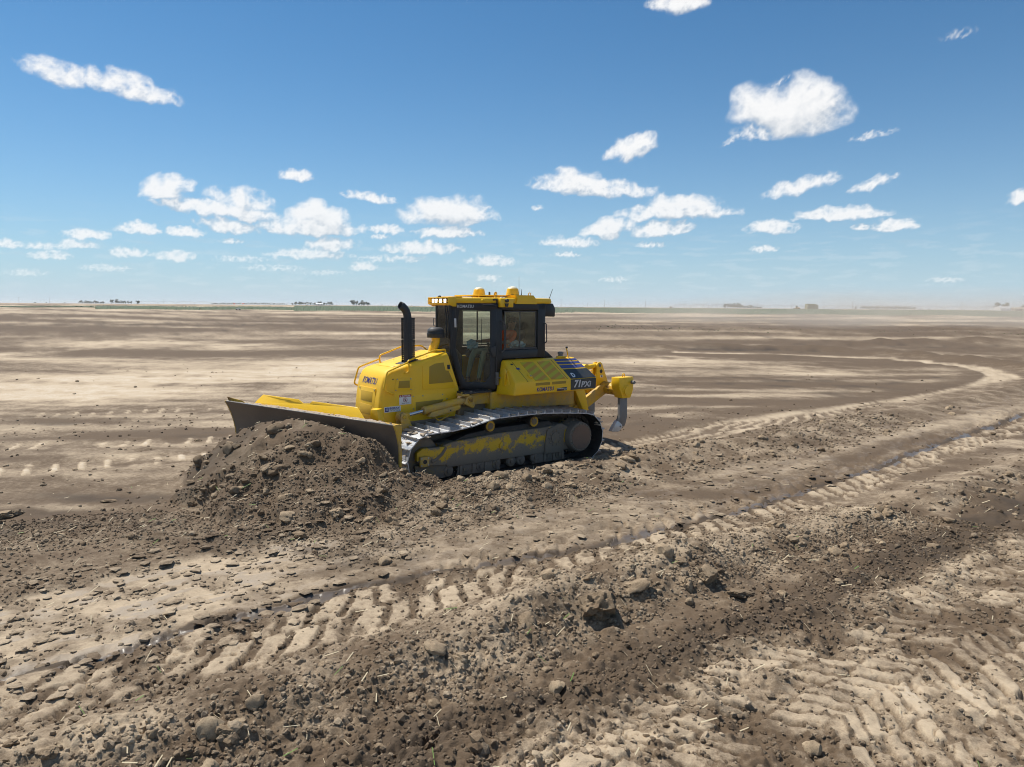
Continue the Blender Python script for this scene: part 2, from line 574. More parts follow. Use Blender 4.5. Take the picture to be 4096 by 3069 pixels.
    loose = loose * (1 - .8 * m)
    wet = np.maximum(wet, m * .35 * sstep(.1, .3, fbm(s * .35, d, 2, 57)))
    z = z - m * .05
    for ln, hh, w in ((L_BERM, .34, .9), (L_BERM2, .40, 1.3)):
        d, s = ln.at(X, Y, 4.0)
        m = np.exp(-(d / w) ** 2)
        z = z + m * hh * (1 + .35 * fbm(s * .4, d * .4, 3, 59))
        m = sstep(1.5 * w, .5 * w, np.abs(d))
        pale = pale * (1 - m * .9) + m * .08
        moist = moist * (1 - m) + m * .42
        loose = loose * (1 - m) + m
        clod = np.maximum(clod, m * .6)
    # crawler trail behind the machine
    d, s = L_TRAIL.at(X, Y, 2.0)
    bar = cleats(d, s, .46, .227, 0, .06)
    m = sstep(.55, .45, np.abs(d))
    z = z + m * (-.02 + .03 * bar)
    pale = pale * (1 - m) + m * (.30 + .45 * bar)
    loose = loose * (1 - .8 * m)
    # spilled windrow beside the near track
    d, s = L_SPILL.at(X, Y, 2.5)
    hh = np.interp(s, [0, 1.0, 3.5, 6, 9, 14, 22], [.12, .23, .22, .19, .15, .10, .06]) * (1 + .35 * fbm(s * .9, d * .5, 2, 61))
    w = np.interp(s, [0, 2, 6, 12], [.85, .80, .66, .45])
    m = np.where(d < 0, np.exp(-(d / (w * .45)) ** 2), np.exp(-(d / w) ** 2))
    m = np.where(np.abs(d) < 50, m, 0)
    z = z + hh * m
    m = sstep(1.6, .9, np.abs(d - .15))
    pale = pale * (1 - m) + m * (.34 + .25 * fbm(X * 1.1, Y * 1.1, 3, 63))
    moist = moist * (1 - m) + m * .22
    loose = loose * (1 - m) + m * .95
    clod = np.maximum(clod, m * sstep(30, 12, s) * 1.0)
    # heap in front of the blade
    pz = pile(X, Y)
    pm = sstep(.05, .3, pz)
    slab = np.maximum(lumps(X / .62 + .3 * fbm(X * 2, Y * 2, 2, 66), Y / .45, 67), .6 * lumps(X / .3, Y / .25 + .3 * fbm(X * 3, Y * 3, 2, 64), 69)) * (.65 + .7 * vnoise(X * .8, Y * .8, 68))
    pz = pz + pm * sstep(1.15, .8, pz) * .17 * np.clip(slab, 0, 1)
    z = np.where(pz > .01, np.maximum(z, pz), z)
    m = sstep(.0, .12, pz)
    lm = fbm(X * .9, Y * .9, 3, 65)
    dx, dy = to_dz(X, Y)
    s_ = (dx - BL_N[0]) * BL_T[0] + (dy - BL_N[1]) * BL_T[1]
    fresh = sstep(2.2, 2.9, s_) * .26 + .40
    pale = pale * (1 - m) + m * (.22 + .22 * lm)
    moist = moist * (1 - m) + m * (fresh + .22 * lm)
    loose = loose * (1 - m) + m * (.85)
    clod = np.maximum(clod, m * (.45 + .5 * sstep(.75, .35, pz)))
    # the bed under and behind the machine is cut flat
    ax, ay = np.abs(dx + .1), np.abs(dy)
    bed = sstep(2.8, 2.45, ax) * sstep(1.95, 1.62, ay)
    z = z * (1 - bed) + bed * (-.095)
    loose = loose * (1 - .7 * bed)
    # rubble relief
    rel = 0.0
    L = np.clip(loose, 0, 1)
    if lite:
        return z, np.clip(pale, 0, 1), np.clip(moist, 0, 1), np.clip(wet, 0, 1), L, np.clip(clod, 0, 1)
    for wl, amp, sd in ((.55, .032, 71), (.26, .028, 72), (.13, .024, 73), (.065, .019, 74), (.036, .013, 75)):
        rel = rel + amp * vnoise(X / wl, Y / wl, sd) * f(wl)
    dry = 1 - .93 * np.clip(wet * 1.5, 0, 1)
    z = z + rel * (.10 + 1.14 * L) * near * dry
    for wl, amp, sd in ((.42, .060, 81), (.20, .052, 84), (.11, .040, 87), (.062, .026, 90)):
        k = f(wl)
        if np.any(k > 0):
            z = z + amp * lumps(X / wl, Y / wl, sd) * k * (L ** 1.5) * near * dry * (.55 + .45 * np.clip(vnoise(X / 1.7, Y / 1.7, sd + 1) + .3, 0, 1))
    return z, np.clip(pale, 0, 1), np.clip(moist, 0, 1), np.clip(wet, 0, 1), L, np.clip(clod, 0, 1)


# ------------------------------------------------------------------ ground sheet
def soil_material(name, attr=True, tint=(1, 1, 1)):
    m, b, bs = new_mat(name)
    tc = b.n('ShaderNodeTexCoord')
    pos = tc.outputs['Object']
    if not attr:
        gi = b.n('ShaderNodeObjectInfo')
        pos = b.vmath('ADD', pos, b.vmath('MULTIPLY', gi.outputs['Location'], (1, 1, 1)))
    n1 = b.noise(pos, 1.7, 7, .66)
    n2 = b.noise(pos, 13, 6, .65)
    n3 = b.noise(pos, 75, 4, .7)
    if attr:
        at = b.n('ShaderNodeAttribute', attribute_name='soil')
        sep = b.n('ShaderNodeSeparateColor')
        b.link(at.outputs['Color'], sep.inputs[0])
        pale, moist, wet = sep.outputs[0], sep.outputs[1], sep.outputs[2]
    else:
        oi = b.n('ShaderNodeObjectInfo')
        pale = b.math('MULTIPLY_ADD', oi.outputs['Random'], .28, .36)
        oc = b.n('ShaderNodeSeparateColor')
        b.link(oi.outputs['Color'], oc.inputs[0])
        moist = b.math('ADD', oc.outputs[0], b.math('MULTIPLY_ADD', b.noise(pos, 1.5, 3, .6), .45, -.1))
        wet = 0.0
    brk = b.math('ADD', b.math('MULTIPLY', b.math('SUBTRACT', n2, .5), .75), b.math('MULTIPLY', b.math('SUBTRACT', n3, .5), .55))
    brk = b.math('ADD', brk, b.math('MULTIPLY', b.math('SUBTRACT', n1, .5), .85))
    pf = b.ramp(b.math('ADD', pale, brk), .12, .95)
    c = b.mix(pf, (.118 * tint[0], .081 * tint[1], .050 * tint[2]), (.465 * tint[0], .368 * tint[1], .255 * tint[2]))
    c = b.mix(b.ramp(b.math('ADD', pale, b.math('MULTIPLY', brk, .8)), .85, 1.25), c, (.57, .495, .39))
    mf = b.ramp(b.math('ADD', moist, b.math('MULTIPLY', brk, .6)), .30, 1.0)
    c = b.mix(b.math('MULTIPLY', mf, .9), c, (.050, .037, .026))
    wf = b.ramp(b.math('ADD', wet, b.math('MULTIPLY', brk, .35)), .38, .7)
    c = b.mix(b.math('MULTIPLY', wf, .45), c, (.15, .125, .105))
    c = b.mix(b.ramp(b.noise(pos, 160, 2, .6), .70, .80, 0, .5), c, (.52, .45, .36))
    b.link(c, bs.inputs['Base Color'])
    b.link(b.ramp(wf, 0, 1, .93, .38), bs.inputs['Roughness'])
    bs.inputs['Specular IOR Level'].default_value = .3
    bump = b.n('ShaderNodeBump')
    bump.inputs['Strength'].default_value = .75 if attr else .5
    bump.inputs['Distance'].default_value = .03 if attr else .02
    hgt = b.math('ADD', b.math('MULTIPLY', n2, .6), b.math('MULTIPLY', n3, .4))
    hgt = b.math('MULTIPLY', hgt, b.math('SUBTRACT', 1.0, b.math('MULTIPLY', wf, .97)))
    b.link(hgt, bump.inputs['Height'])
    b.link(bump.outputs[0], bs.inputs['Normal'])
    return m


SOIL = soil_material("field soil")
CLOD_SOIL = soil_material("clod soil", attr=False, tint=(1.0, .97, .92))


def build_ground():
    az_fine = np.radians(np.arange(-50, 50.001, .122))
    az_rest = np.radians(np.arange(52.5, 307.6, 3.2))
    az = np.concatenate([az_fine, az_rest])
    inner = np.array([.35, .8, 1.4, 2.0, 2.5, 2.9, 3.2])
    v = np.arange(CAM_H * 710 / 3.45, CAM_H * 710 / 75., -1.28)
    mid = CAM_H * 710 / v
    far = np.geomspace(78, 9000, 70)
    rr = np.concatenate([inner, mid, far])
    na, nr = len(az), len(rr)
    A, RR = np.meshgrid(az, rr)
    X, Y = (RR * np.sin(A)).ravel(), (RR * np.cos(A)).ravel()
    step = np.gradient(rr)
    det = np.maximum(np.repeat(step[:, None], na, 1), RR * .0021)
    det = np.where(np.abs(A) > R(50.1), 3.0, det).ravel()
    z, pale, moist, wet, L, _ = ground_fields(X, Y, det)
    rflat = RR.ravel()
    z = np.where(np.abs(A.ravel()) > R(50.1), rise(rflat), z)
    V = np.stack([X, Y, z], 1)
    V = np.vstack([V, [[0, 0, 0]]])
    i = np.arange(nr - 1)[:, None] * na
    j = np.arange(na)[None, :]
    j2 = (j + 1) % na
    q = np.stack([i + j, i + j2, i + na + j2, i + na + j], -1).reshape(-1, 4)
    o = mesh_np('ground', V, q[:, ::-1], SOIL, smooth=True)
    # innermost cap as triangles is not needed: the ring starts under the camera
    at = o.data.attributes.new('soil', 'FLOAT_COLOR', 'POINT')
    c = np.ones((len(V), 4), np.float32)
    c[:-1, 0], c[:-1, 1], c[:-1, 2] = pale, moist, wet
    at.data.foreach_set('color', c.ravel())
    tag(o, kind='structure')
    return o


build_ground()


# ------------------------------------------------------------------ sky dome carrying the clouds
def build_sky():
    rad = 16000.0
    azf = np.radians(np.arange(-40, 40.001, .085))
    elf = np.radians(np.concatenate([np.arange(-.2, 8, .07), np.arange(8, 31, .095)]))
    bl = []
    for (x, y, rx, ry, st, sl) in CLOUDS:
        a, e = azel(x, y)
        ax, _ = azel(x + rx, y)
        _, ey = azel(x, y - ry)
        bl.append((a, e, abs(ax - a) * 1.24, abs(ey - e) * 1.45, st, sl))

    def density(a, e):
        """cumulus: each cloud an ellipse with a flat base, broken up by billows of its own size"""
        acc = np.full_like(a, -.1)
        for ci, (ca, ce, hw, hh, st, sl) in enumerate(bl):
            m = (np.abs(a - ca) < hw * 1.9) & (np.abs(e - ce) < hh * 2.4 + abs(sl) * hw)
            if not m.any():
                continue
            x, y = a[m] - ca, e[m] - ce
            y = y + sl * x
            u, v = x / hh + ci * 7.3, y / hh * 1.15 + ci * 3.9
            wx, wy = .34 * fbm(u * .7, v * .7, 2, 201), .26 * fbm(u * .7 + 31, v * .7, 2, 203)
            qx, qy = x / hw + wx * hh / hw, y / hh + wy
            vy = np.where(qy > 0, qy, -qy / .62)
            n, am = 0, 1.0
            for i in range(5):
                n = n + am * (.40 - 1.45 * np.abs(vnoise(u * .85 * 2 ** i + 9.7 * i, v * .85 * 2 ** i + 3.1 * i, 205 + i)))
                am *= .58
            d = st * (1 - qx * qx - vy * vy)
            d = np.clip(d, 0, 1.2) * 1.2 + .48 * n * sstep(0, .22, d) - .10
            acc[m] = np.maximum(acc[m], d)
        return acc

    def patch(az, el, full):
        A, E_ = np.meshgrid(az, el)
        a, e = A.ravel(), E_.ravel()
        if full:
            d = density(a, e)
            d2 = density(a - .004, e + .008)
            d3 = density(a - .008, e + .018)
            lit = (d - d2) * .55 + (d - d3) * .5  # sunward edges brighter, bases greyer: shading put into the cloud colour
            far = sstep(.28, .95, fbm(a * 22, e * 130, 5, 211, .55) + .25 * fbm(a * 5, e * 12, 2, 213) + .22)
            far = far * sstep(.004, .03, e) * sstep(.135, .06, e)
            cov = sstep(-.04, 1.0, d) ** .8
            cov = cov * np.interp(e, [0, .03, .09, .2], [.38, .58, .88, .97])
            cov = np.maximum(cov, far * .13)
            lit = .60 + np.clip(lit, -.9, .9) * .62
        else:
            px, py = np.sin(a) / np.tan(np.maximum(e, .06)), np.cos(a) / np.tan(np.maximum(e, .06))
            d = fbm(px * .9, py * .9, 5, 221) - .34
            cov = sstep(.0, .4, d) * sstep(.05, .2, e) * .95
            tosun = np.sin(e) * SUN_DIR.z + np.cos(e) * (np.sin(a) * SUN_DIR.x + np.cos(a) * SUN_DIR.y)
            cov = cov * sstep(.97, .9, tosun)
            lit = np.full_like(a, .7)
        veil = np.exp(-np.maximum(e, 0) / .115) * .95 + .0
        V = np.stack([np.cos(e) * np.sin(a), np.cos(e) * np.cos(a), np.sin(e)], 1) * rad
        return V, np.stack([cov, np.clip(lit, 0, 1), veil], 1), len(az), len(el)
    Vs, Cs, Fs, off = [], [], [], 0
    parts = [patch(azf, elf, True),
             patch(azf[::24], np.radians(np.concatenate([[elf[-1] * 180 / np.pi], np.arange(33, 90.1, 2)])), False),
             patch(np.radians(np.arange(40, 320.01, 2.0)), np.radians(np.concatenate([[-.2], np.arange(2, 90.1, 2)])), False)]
    for V, C, na, ne in parts:
        i = np.arange(ne - 1)[:, None] * na
        j = np.arange(na - 1)[None, :]
        q = np.stack([i + j, i + j + 1, i + na + j + 1, i + na + j], -1).reshape(-1, 4)
        Vs.append(V)
        Cs.append(C)
        Fs.append(q + off)
        off += len(V)
    V, C, Fc = np.vstack(Vs), np.vstack(Cs), np.vstack(Fs)
    keep = ((C[Fc][:, :, 0].max(1) > .003) | (C[Fc][:, :, 2].max(1) > .004))
    Fc = Fc[keep]
    m = bpy.data.materials.new("clouds")
    m.use_nodes = True
    nt = m.node_tree
    nt.nodes.clear()
    b = NB(nt)
    at = b.n('ShaderNodeAttribute', attribute_name='cloud')
    sep = b.n('ShaderNodeSeparateColor')
    b.link(at.outputs['Color'], sep.inputs[0])
    tcc = b.n('ShaderNodeTexCoord')
    fin = b.noise(b.vmath('MULTIPLY', b.vmath('NORMALIZE', tcc.outputs['Object']), (1, 1, 1.3)), 240, 4, .6)
    fin = b.math('MULTIPLY', b.math('SUBTRACT', fin, .5), .36)
    covr = b.math('MULTIPLY_ADD', b.math('MULTIPLY', fin, b.ramp(sep.outputs[0], .02, .4)), b.ramp(sep.outputs[0], 1.0, .55, .2, 1.0), sep.outputs[0], clamp=True)
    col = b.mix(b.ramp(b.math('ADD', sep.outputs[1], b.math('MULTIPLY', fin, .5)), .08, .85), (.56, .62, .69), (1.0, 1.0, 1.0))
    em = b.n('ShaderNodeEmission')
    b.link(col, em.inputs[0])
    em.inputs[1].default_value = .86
    tr = b.n('ShaderNodeBsdfTransparent')
    hz = b.n('ShaderNodeEmission')                        # horizon haze painted on the dome as emission, the same all round
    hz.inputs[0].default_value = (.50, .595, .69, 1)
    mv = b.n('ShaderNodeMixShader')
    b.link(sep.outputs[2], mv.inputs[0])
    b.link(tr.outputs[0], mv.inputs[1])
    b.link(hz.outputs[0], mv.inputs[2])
    mx = b.n('ShaderNodeMixShader')
    b.link(covr, mx.inputs[0])
    b.link(mv.outputs[0], mx.inputs[1])
    b.link(em.outputs[0], mx.inputs[2])
    out = b.n('ShaderNodeOutputMaterial')
    b.link(mx.outputs[0], out.inputs[0])
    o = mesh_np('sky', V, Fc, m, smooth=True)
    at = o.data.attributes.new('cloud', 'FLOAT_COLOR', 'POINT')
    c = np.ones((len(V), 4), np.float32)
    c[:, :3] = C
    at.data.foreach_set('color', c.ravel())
    tag(o, kind='structure')


build_sky()


# ------------------------------------------------------------------ mesh tools
def prism(bm, pts, O=(0, 0, 0), U=(1, 0, 0), V=(0, 0, 1), t0=0.0, t1=.1):
    """polygon pts (in U, V from O) given thickness along U x V"""
    O, U, V = Vector(O), Vector(U), Vector(V)
    N = U.cross(V).normalized()
    a = [bm.verts.new(O + U * p[0] + V * p[1] + N * t0) for p in pts]
    b = [bm.verts.new(O + U * p[0] + V * p[1] + N * t1) for p in pts]
    bm.faces.new(a)
    bm.faces.new(b[::-1])
    n = len(pts)
    for i in range(n):
        bm.faces.new((a[i], b[i], b[(i + 1) % n], a[(i + 1) % n]))
    return bm


def prism_y(bm, pts, y0, y1):
    """side outline (x, z) from y0 to y1"""
    return prism(bm, pts, (0, 0, 0), (1, 0, 0), (0, 0, 1), -y1, -y0)


def prism_z(bm, pts, z0, z1):
    return prism(bm, pts, (0, 0, 0), (1, 0, 0), (0, 1, 0), z0, z1)


def prism_x(bm, pts, x0, x1):
    """outline (y, z) from x0 to x1"""
    return prism(bm, pts, (0, 0, 0), (0, 1, 0), (0, 0, 1), x0, x1)


def box(bm, x0, x1, y0, y1, z0, z1):
    return prism_z(bm, [(x0, y0), (x1, y0), (x1, y1), (x0, y1)], z0, z1)


def frame_of(d):
    d = d.normalized()
    u = d.orthogonal().normalized()
    return u, d.cross(u)


def tube(bm, pts, r, n=8, cap=True, closed=False):
    pts = [Vector(p) for p in pts]
    rs = r if isinstance(r, (list, tuple)) else [r] * len(pts)
    rings = []
    u = None
    for i, p in enumerate(pts):
        if closed:
            d = pts[(i + 1) % len(pts)] - pts[i - 1]
        else:
            d = pts[min(i + 1, len(pts) - 1)] - pts[max(i - 1, 0)]
        d.normalize()
        if u is None:
            u, _ = frame_of(d)
        u = (u - d * u.dot(d))
        if u.length < 1e-5:
            u, _ = frame_of(d)
        u.normalize()
        w = d.cross(u)
        rings.append([bm.verts.new(p + (u * math.cos(2 * math.pi * k / n) + w * math.sin(2 * math.pi * k / n)) * rs[i]) for k in range(n)])
    m = len(rings)
    for i in range(m if closed else m - 1):
        a, b = rings[i], rings[(i + 1) % m]
        for k in range(n):
            bm.faces.new((a[k], a[(k + 1) % n], b[(k + 1) % n], b[k]))
    if cap and not closed:
        bm.faces.new(rings[0][::-1])
        bm.faces.new(rings[-1])
    return bm


def smooth_path(pts, rad, n=4):
    """polyline with rounded corners"""
    pts = [Vector(p) for p in pts]
    out = [pts[0]]
    for i in range(1, len(pts) - 1):
        a, b, c = pts[i - 1], pts[i], pts[i + 1]
        r = min(rad, (a - b).length * .45, (c - b).length * .45)
        p, q = b + (a - b).normalized() * r, b + (c - b).normalized() * r
        for k in range(n + 1):
            t = k / n
            out.append((p * (1 - t) + b * t) * (1 - t) + (b * (1 - t) + q * t) * t)
    out.append(pts[-1])
    return out


def lathe(bm, prof, O, axis=(0, 0, 1), n=24):
    """prof: (radius, height along axis)"""
    O, ax = Vector(O), Vector(axis).normalized()
    u, w = frame_of(ax)
    rings = []
    for r, h in prof:
        if r < 1e-5:
            rings.append([bm.verts.new(O + ax * h)])
        else:
            rings.append([bm.verts.new(O + ax * h + (u * math.cos(2 * math.pi * k / n) + w * math.sin(2 * math.pi * k / n)) * r) for k in range(n)])
    for a, b in zip(rings, rings[1:]):
        for k in range(n):
            k2 = (k + 1) % n
            if len(a) == 1 and len(b) == 1:
                continue
            if len(a) == 1:
                bm.faces.new((a[0], b[k2], b[k]))
            elif len(b) == 1:
                bm.faces.new((a[k], a[k2], b[0]))
            else:
                bm.faces.new((a[k], a[k2], b[k2], b[k]))
    for rg, fl in ((rings[0], True), (rings[-1], False)):
        if len(rg) > 2:
            bm.faces.new(rg[::-1] if fl else rg)
    return bm


def cyl(bm, a, b, r, n=20):
    a, b = Vector(a), Vector(b)
    return lathe(bm, [(r, 0), (r, (b - a).length)], a, b - a, n)


def bev(bm, off, seg=2, ang=30, sel=None):
    es = [e for e in bm.edges if len(e.link_faces) == 2 and e.calc_face_angle(0) > R(ang) and (sel is None or sel(e))]
    if es:
        bmesh.ops.bevel(bm, geom=es, offset=off, offset_type='OFFSET', segments=seg, profile=.5, affect='EDGES', clamp_overlap=True)
    return bm


def BM():
    return bmesh.new()


def obj(name, bm, mat, parent=None, bevel=0.0, seg=2, smooth=True, ang=35):
    bmesh.ops.recalc_face_normals(bm, faces=bm.faces)
    if bevel:
        bev(bm, bevel, seg)
    me = bpy.data.meshes.new(name)
    bm.to_mesh(me)
    bm.free()
    for m in (mat if isinstance(mat, (list, tuple)) else [mat]):
        me.materials.append(m)
    if smooth:
        me.shade_smooth()
        me.set_sharp_from_angle(angle=R(ang))
    return link(bpy.data.objects.new(name, me), parent)


def text_mesh(name, txt, mat, parent, O, U, V, width, height, shear=0.0, weight=.012, depth=.002, tick=None):
    """flat lettering laid on a surface: O lower-left corner, U along the line, V up"""
    cu = bpy.data.curves.new(name, 'FONT')
    cu.body = txt
    cu.size = 1.0
    cu.offset = weight
    cu.resolution_u = 3
    cu.extrude = 0.0
    t = bpy.data.objects.new(name + '_curve', cu)
    COL.objects.link(t)
    dg = bpy.context.evaluated_depsgraph_get()
    dg.update()
    me = bpy.data.meshes.new_from_object(t.evaluated_get(dg))
    bpy.data.objects.remove(t)
    bpy.data.curves.remove(cu)
    n = len(me.vertices)
    co = np.empty(n * 3)
    me.vertices.foreach_get('co', co)
    co = co.reshape(-1, 3)
    lo, hi = co.min(0), co.max(0)
    u = (co[:, 0] - lo[0]) / max(hi[0] - lo[0], 1e-6) * width
    v = (co[:, 1] - lo[1]) / max(hi[1] - lo[1], 1e-6) * height
    u = u + shear * v
    O, U, V = np.array(O), np.array(U), np.array(V)
    N = np.cross(U, V)
    co = O + u[:, None] * U + v[:, None] * V + N * depth
    me.vertices.foreach_set('co', co.ravel())
    me.materials.clear()
    me.materials.append(mat)
    me.update()
    me.name = name
    o = link(bpy.data.objects.new(name, me), parent)
    return o


# ------------------------------------------------------------------ paints and metals
def paint(name, col, rough=.4, dust=.15, dust_col=(.34, .27, .19), dscale=3.0, metal=0.0, speck=0.0, thr=(.45, .75), spec=.5, zband=None):
    m, b, bs = new_mat(name)
    tc = b.n('ShaderNodeTexCoord')
    p = tc.outputs['Object']
    n1 = b.noise(p, dscale, 7, .65)
    n2 = b.noise(p, dscale * 14, 4, .6)
    nn = b.math('ADD', b.math('MULTIPLY', n1, .75), b.math('MULTIPLY', n2, .25))
    if zband:                                  # mud scrapes off along one height only
        sz = b.n('ShaderNodeSeparateXYZ')
        b.link(p, sz.inputs[0])
        off = b.math('ABSOLUTE', b.math('SUBTRACT', sz.outputs[2], zband[0]))
        nn = b.math('ADD', nn, b.math('SUBTRACT', b.math('MULTIPLY', off, zband[1]), zband[2]))
    f = b.ramp(nn, thr[0], thr[1])
    c = b.mix(b.math('MULTIPLY', f, dust), col, dust_col)
    if speck:
        c = b.mix(b.math('MULTIPLY', b.ramp(b.noise(p, 42, 3, .6), .66, .70), speck), c, (.09, .055, .03))
    b.link(c, bs.inputs['Base Color'])
    b.link(b.math('MULTIPLY_ADD', f, .3, rough), bs.inputs['Roughness'])
    bs.inputs['Metallic'].default_value = metal
    bs.inputs['Specular IOR Level'].default_value = spec
    return m


YEL = (.89, .535, .012)
M_YEL = paint("yellow paint", YEL, .36, .13, speck=.12)
M_YELD = paint("dusty yellow paint", (.66, .39, .018), .5, .72, dscale=3.5, speck=.4, thr=(.36, .66))
M_MUD = paint("muddy yellow paint", (.66, .40, .015), .62, 1.0, (.235, .192, .148), 4.2, speck=.8, thr=(.46, .54), zband=(.50, .85, .07))
M_MUDH = paint("mud caked paint", (.34, .22, .04), .75, 1.0, (.20, .165, .13), 2.3, thr=(.28, .50))
M_SCREEN = paint("ochre screen mesh", (.36, .235, .02), .55, .2)
M_SCREEN2 = paint("pale ochre screen mesh", (.62, .38, .02), .55, .2)
M_BLACK = paint("black cab paint", (.016, .018, .022), .42, .10, (.12, .11, .10))
M_PLAST = paint("black plastic", (.032, .034, .038), .55, .2, (.12, .11, .10))
M_DARK = paint("near black", (.026, .024, .022), .6, .8, (.11, .095, .08))  # one dark tone for track insides, holes, panes and doors
M_STEEL = paint("worn shoe steel", (.52, .54, .57), .40, .7, (.40, .34, .27), 6.0, metal=.45, thr=(.46, .68))
M_SHANK = paint("grey ripper steel", (.20, .20, .205), .55, .5, (.25, .22, .18), 4.0, metal=.45)
M_CHROME = paint("chromed rod", (.62, .64, .67), .10, .05, metal=1.0)
M_BLADE = paint("scoured blade steel", (.15, .122, .098), .5, .85, (.23, .18, .135), 2.5, metal=.2, thr=(.4, .7))
M_CAKE = paint("caked soil", (.40, .32, .235), .95, .5, (.52, .44, .34), 9)
M_BOLT = paint("bolt steel", (.38, .37, .36), .4, .4, metal=.7)
M_WHITE = paint("white vinyl", (.78, .78, .76), .5, .12)
M_BLUE = paint("blue vinyl", (.045, .065, .24), .45, .12)
M_NAVY = paint("navy lettering", (.030, .026, .20), .45, .05)
M_GREY = paint("charcoal vinyl", (.030, .036, .040), .42, .15)
M_SILV = paint("silver lettering", (.58, .58, .59), .45, .08)
M_RED = paint("red vinyl", (.36, .012, .018), .5, .05)
M_RUST = paint("rusty yellow paint", (.62, .37, .02), .55, .9, (.15, .075, .035), 5, thr=(.46, .60))
M_SHELL = paint("cream dome plastic", (.80, .72, .52), .45, .05)
M_INT = paint("cab interior plastic", (.055, .056, .06), .6, .15)
M_BAG = paint("thin blue plastic bag", (.45, .62, .66), .35, .1)
M_SEAT = paint("seat cloth", (.030, .031, .034), .8, .1)


def stripes_mat():
    m, b, bs = new_mat("reflective hazard screen")
    tc = b.n('ShaderNodeTexCoord')
    s = b.n('ShaderNodeSeparateXYZ')
    b.link(tc.outputs['Object'], s.inputs[0])
    t = b.math('ADD', b.math('MULTIPLY', s.outputs[2], 1.0), b.math('MULTIPLY', s.outputs[0], .32))
    fr = b.math('FRACT', b.math('MULTIPLY', t, 9.5))
    f = b.ramp(fr, .42, .58)
    c = b.mix(f, (.56, .47, .02), (.60, .30, .03))
    b.link(c, bs.inputs['Base Color'])
    bs.inputs['Roughness'].default_value = .5
    return m


M_STRIPE = stripes_mat()


def glass_mat(name, tint, gloss=1.0):
    m = bpy.data.materials.new(name)
    m.use_nodes = True
    nt = m.node_tree
    nt.nodes.clear()
    b = NB(nt)
    tr = b.n('ShaderNodeBsdfTransparent')
    tr.inputs[0].default_value = (*tint, 1)
    gl = b.n('ShaderNodeBsdfGlossy')
    gl.inputs['Roughness'].default_value = .03
    gl.inputs[0].default_value = (.9, .95, .95, 1)
    fr = b.n('ShaderNodeFresnel')
    fr.inputs[0].default_value = 1.45
    tc = b.n('ShaderNodeTexCoord')
    du = b.n('ShaderNodeBsdfDiffuse')
    du.inputs[0].default_value = (.30, .27, .23, 1)
    m1 = b.n('ShaderNodeMixShader')
    b.link(b.math('MULTIPLY', fr.outputs[0], gloss), m1.inputs[0])
    b.link(tr.outputs[0], m1.inputs[1])
    b.link(gl.outputs[0], m1.inputs[2])
    m2 = b.n('ShaderNodeMixShader')
    b.link(b.ramp(b.noise(tc.outputs['Object'], 4, 5, .6), .3, .8, .005, .05), m2.inputs[0])
    b.link(m1.outputs[0], m2.inputs[1])
    b.link(du.outputs[0], m2.inputs[2])
    out = b.n('ShaderNodeOutputMaterial')
    b.link(m2.outputs[0], out.inputs[0])
    return m


M_GLASS = glass_mat("green tinted cab glass", (.87, .925, .90))
M_LAMP, _b, _bs = new_mat("lit work lamp")
_bs.inputs['Base Color'].default_value = (.9, .9, .88, 1)
_bs.inputs['Emission Color'].default_value = (1, .98, .92, 1)
_bs.inputs['Emission Strength'].default_value = 3.0


# ------------------------------------------------------------------ the bulldozer (x forward, y to its left, z up)
DZ = empty('bulldozer', DZ_O, DZ_YAW, 1.0)
tag(DZ, 'yellow crawler bulldozer with black glazed cab pushing a heap of earth', 'bulldozer')


def bolts(bm, pts, axis, r=.012, h=.010, n=6):
    for p in pts:
        cyl(bm, p, Vector(p) + Vector(axis) * h, r, n)
    return bm


BOLT_MESH = {}


def bolt_set(pts, axis, mat, parent, r=.012, h=.010):
    """one hexagon-headed bolt per point, sharing a mesh"""
    key = (mat.name, r, h)
    if key not in BOLT_MESH:
        bm = lathe(BM(), [(r, -.002), (r, h * .8), (r * .8, h), (.0001, h)], (0, 0, 0), (0, 0, 1), 6)
        me = bpy.data.meshes.new('bolt')
        bmesh.ops.recalc_face_normals(bm, faces=bm.faces)
        bm.to_mesh(me)
        bm.free()
        me.materials.append(mat)
        BOLT_MESH[key] = me
    q = Vector(axis).to_track_quat('Z', 'Y').to_matrix().to_4x4()
    for p in pts:
        o = bpy.data.objects.new('bolt', BOLT_MESH[key])
        o.matrix_local = Matrix.Translation(Vector(p)) @ q
        link(o, parent)


